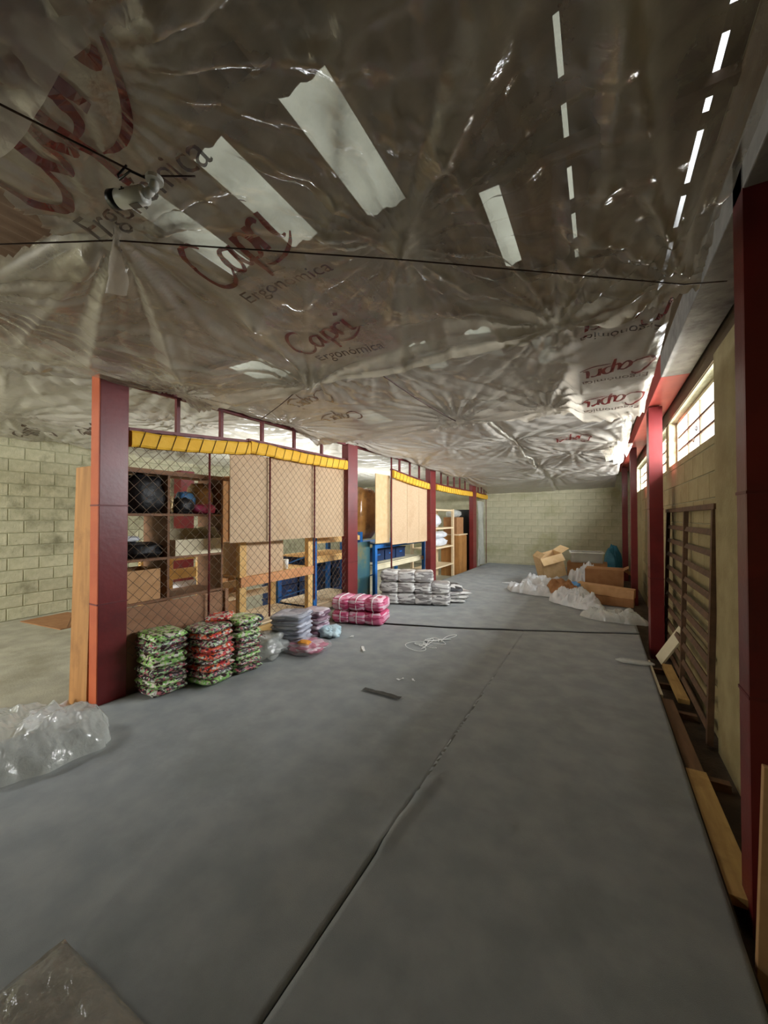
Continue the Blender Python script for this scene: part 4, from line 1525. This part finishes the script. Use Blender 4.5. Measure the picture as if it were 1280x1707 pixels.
fl = MB().grid(14, 24, lambda s, t: (-3.36 + .03 * math.sin(s * 9 + t * 3) + .02 * noise.noise(Vector((s * 5, t * 8, 1))), 11.95 + .85 * s, -.02 + 2.05 * t))
tag(fl.build('film_curtain', M['film_bag'], smooth=True), 'dusty plastic film hanging in the last bay by the back wall', 'plastic')


# ------------------------------------------------------------------ heap at the far right
def heap(name, m, outline, h, seed, loc, label, rz=0.0, nx=100, ny=64, cat='plastic', amp=.8):
    sx, sy = outline

    def fn(s, t):
        u, v_ = 2 * s - 1, 2 * t - 1
        r = math.sqrt(u * u + v_ * v_)
        rr = max(abs(u), abs(v_))
        k = rr / r if r > 1e-6 else 1
        u2, v2 = u * k, v_ * k
        ang = math.atan2(v2, u2)
        o_ = 1 + .22 * noise.noise(Vector((math.cos(ang) * 1.6, math.sin(ang) * 1.6, seed)))
        x, y = u2 * sx / 2 * o_, v2 * sy / 2 * o_
        e = max(0, 1 - rr ** 2.2)
        z = h * e ** .5 * (.52 + .30 * fbm(x * 2.0, y * 2.0, seed, 2) + amp * (crumple(x * 3.4, y * 3.4, seed, 4) - .8))
        return (x + .03 * fbm(x * 7, y * 7, seed + 3, 2), y + .03 * fbm(x * 7, y * 7, seed + 6, 2), max(.003, z + .012))
    o = MB().grid(nx, ny, fn).build(name, m, smooth=True)
    o.location = loc
    o.rotation_euler.z = rz
    return tag(o, label, cat)


heap('white_plastic', M['film_white'], (1.15, .6), .26, 2, (-1.15, 8.15, .004), 'crumpled white plastic sheet at the left end of the heap', -.35)
heap('white_plastic', M['film_white'], (1.05, .62), .34, 4, (-.40, 7.42, .004), 'crumpled white plastic sheet at the front of the heap', -.75)
heap('white_plastic', M['film_white'], (1.25, .42), .32, 6, (-1.05, 8.95, .004), 'white plastic roll lying behind the front sheets', -.6)
heap('clear_plastic', M['film_bag'], (.95, .36), .22, 8, (.16, 6.52, .006), 'clear plastic film lying at the foot of the right column', -.12)
heap('white_plastic', M['film_white'], (.5, .12), .03, 9, (-1.72, 9.0, .004), 'thin white plastic strip at the far left of the heap', .1, 24, 8)
heap('brown_paper', M['card_dark'], (.8, .55), .36, 12, (-.62, 8.1, .03), 'crumpled brown paper between the white plastic sheets', -.3, 40, 26, 'paper')
bag('blue_scrap', M['blue_bag'], .35, .25, .16, 51, (-.52, 8.85, .02), 'small blue plastic scrap in front of the tilted box', 'plastic')
heap('white_plastic', M['film_white'], (.9, .55), .62, 14, (-.20, 9.45, .004), 'white plastic bag bulging behind the torn cardboard box', .2)
box_carton('cardboard_box', .50, .42, .52, (-.98, 9.7, .16), 'tilted open cardboard box leaning on the plastic heap', 'card_light', rz=.5, rot=(.12, -.28), flaps=(('r', .3, .2), ('l', 2.6, .15), ('f', -.9, .18)))
box_carton('cardboard_box', .66, .5, .46, (.07, 8.95, .02), 'brown cardboard box with a torn corner in front of the right column', 'card_dark', rz=-.05, open_top=False, flaps=(('r', -.6, .14), ('r', .5, .1)))
box_carton('long_carton', .80, .24, .15, (.10, 7.74, .16), 'upper long brown carton lying beside the right wall', 'card', rz=-.18, open_top=False, rot=(0, .05), flaps=(('l', .1, .06),))
box_carton('long_carton', .70, .30, .14, (.14, 7.72, .012), 'lower long brown carton lying beside the right wall', 'card_dark', rz=-.12, open_top=False)
tb = thing('clear_tub', (-.32, 11.2, .36), .1)
tag(tb, 'clear plastic tub lying in front of the back wall', 'tub')
MB().box(-.36, .36, -.25, .25, 0, .02).box(-.36, -.34, -.25, .25, .02, .26).box(.34, .36, -.25, .25, .02, .26).box(-.34, .34, -.25, -.23, .02, .26).box(-.34, .34, .23, .25, .02, .26).build('body', M['tub'], tb, bevel=.01)
MB().box(-.39, .39, -.28, -.25, .24, .27).box(-.39, .39, .25, .28, .24, .27).box(-.39, -.36, -.25, .25, .24, .27).box(.36, .39, -.25, .25, .24, .27).build('rim', M['white'], tb)
box_carton('cardboard_box', .9, .55, .35, (-.3, 11.25, .006), 'flat brown box under the clear tub', 'card_dark', open_top=False)
heap('teal_bag', M['teal_bag'], (.46, .5), 1.25, 5, (.30, 12.4, .005), 'teal blue bag standing in the far right corner', .2, 50, 50, 'bag', .15)

# ------------------------------------------------------------------ grille, boards and planks along the right wall
gr = thing('metal_grille', (.66, 0, -.10), 0)
gr.rotation_euler = (0, math.radians(1.6), 0)
tag(gr, 'rusty metal window grille leaning against the right wall', 'grille')
GY = (3.50, 4.55, 5.62)
for y in GY:
    MB().box(-.018, .018, y - .022, y + .022, 0, 1.68).build('upright', M['rust'], gr)
MB().box(-.02, .02, 3.44, 5.70, 1.66, 1.70).build('top_bar', M['rust'], gr)
for i in range(10):
    z = .10 + i * .155
    MB().box(-.006, .006, 3.50, 5.62, z - .022, z + .022, rot=(0, math.radians(20), 0)).build('bar', M['rust'], gr)
o = MB().box(-.012, .012, -.06, .06, 0, .52).build('cream_board', M['cream'], bevel=.002)
o.location = (.54, 5.02, -.02)
o.rotation_euler = (math.radians(28), math.radians(14), .5)
tag(o, 'short cream board leaning against the foot of the grille', 'board')
planks = [(.435, .545, 2.05, 2.95, -.035, 'plank_tan', 'tan plank on the edge of the carpet near the right column'),
          (.445, .53, 2.97, 4.02, -.05, 'plank_dark', 'old dark plank along the carpet edge'),
          (.555, .635, 4.04, 4.92, -.035, 'plank_tan', 'short tan plank below the grille'),
          (.432, .455, 4.04, 4.95, -.03, 'cream', 'thin pale batten along the carpet edge below the grille')]
for (a, b, c, d_, z, m, lb) in planks:
    tag(MB().box(a, b, c, d_, z - .02, z + .02, rot=(0, 0, .01)).build('plank', M[m], bevel=.002), lb, 'plank')
for i, y in enumerate((2.2, 3.0, 3.9, 4.5, 4.9)):
    tag(MB().box(.445, .66, y - .025, y + .025, ZG + .03, -.072).build('support_block', M['plank_dark']), '%s dark support block under the planks by the right wall' % ('nearest', 'second nearest', 'middle', 'second farthest', 'farthest')[i], 'block', 'blocks under the planks')
tag(MB().box(.46, .56, 1.76, 1.785, ZG + .03, .66, rot=(0, math.radians(2), 0)).build('tan_board', M['card'], bevel=.002), 'tan board standing before the nearest right column', 'board')

# ------------------------------------------------------------------ foreground and left
heap('clear_plastic', M['film_bag'], (.98, .64), .46, 21, (-3.20, 1.0, .006), 'big crumpled clear plastic bag at the left edge of the carpet', 1.0, 110, 80, 'bag', .24)
bag('white_cloth', M['white_cloth'], .34, .30, .17, 61, (-3.72, 1.36, ZG), 'pale crumpled cloth on the concrete behind the plastic bag', 'cloth', rough=.45, freq=3)
fs_ = thing('foam_slab', (-1.36, .455, .004), .02)
tag(fs_, 'grey slab wrapped in clear film in the lower left corner', 'slab')
MB().grid(16, 16, lambda s, t: ((s - .5) * .5, (t - .5) * .36, .05 + .006 * fbm(s * 6, t * 6, 3))).build('top_face', M['foam'], fs_, smooth=True)
MB().box(-.25, .25, -.18, .18, 0, .045).build('core', M['foam'], fs_)
MB().grid(24, 24, lambda s, t: ((s - .5) * .53, (t - .5) * .39, max(.002, .060 + .008 * ridge(s * 5, t * 5, 8, 3) - .06 * max(abs(2 * s - 1), abs(2 * t - 1)) ** 14))).build('film_wrap', M['film_wrap'], fs_, smooth=True)
tag(MB().box(-8.05, -6.95, 2.55, 3.2, ZG, ZG + .012, rot=(0, 0, .1)).build('cardboard_sheet', M['card_dark']), 'flat cardboard sheet on the concrete by the left wall', 'cardboard')
ch = thing('folding_stand', (-6.95, 2.72, ZG + .012), .2)
tag(ch, 'dark folding stand on the concrete behind the brown board', 'stand')
for (a, b) in (((-.02, 0, 0), (.14, .2, .75)), ((.34, .1, 0), (.18, .25, .75)), ((.0, .45, 0), (.14, .25, .75)), ((.36, .5, 0), (.18, .3, .75))):
    MB().bar(a, b, .035, .02).build('leg', M['plank_dark'], ch)
MB().box(.0, .4, .1, .42, .74, .78).build('seat', M['plank_dark'], ch)
MB().bar((.04, .07, .3), (.28, .17, .3), .02, .02).build('brace', M['plank_dark'], ch)
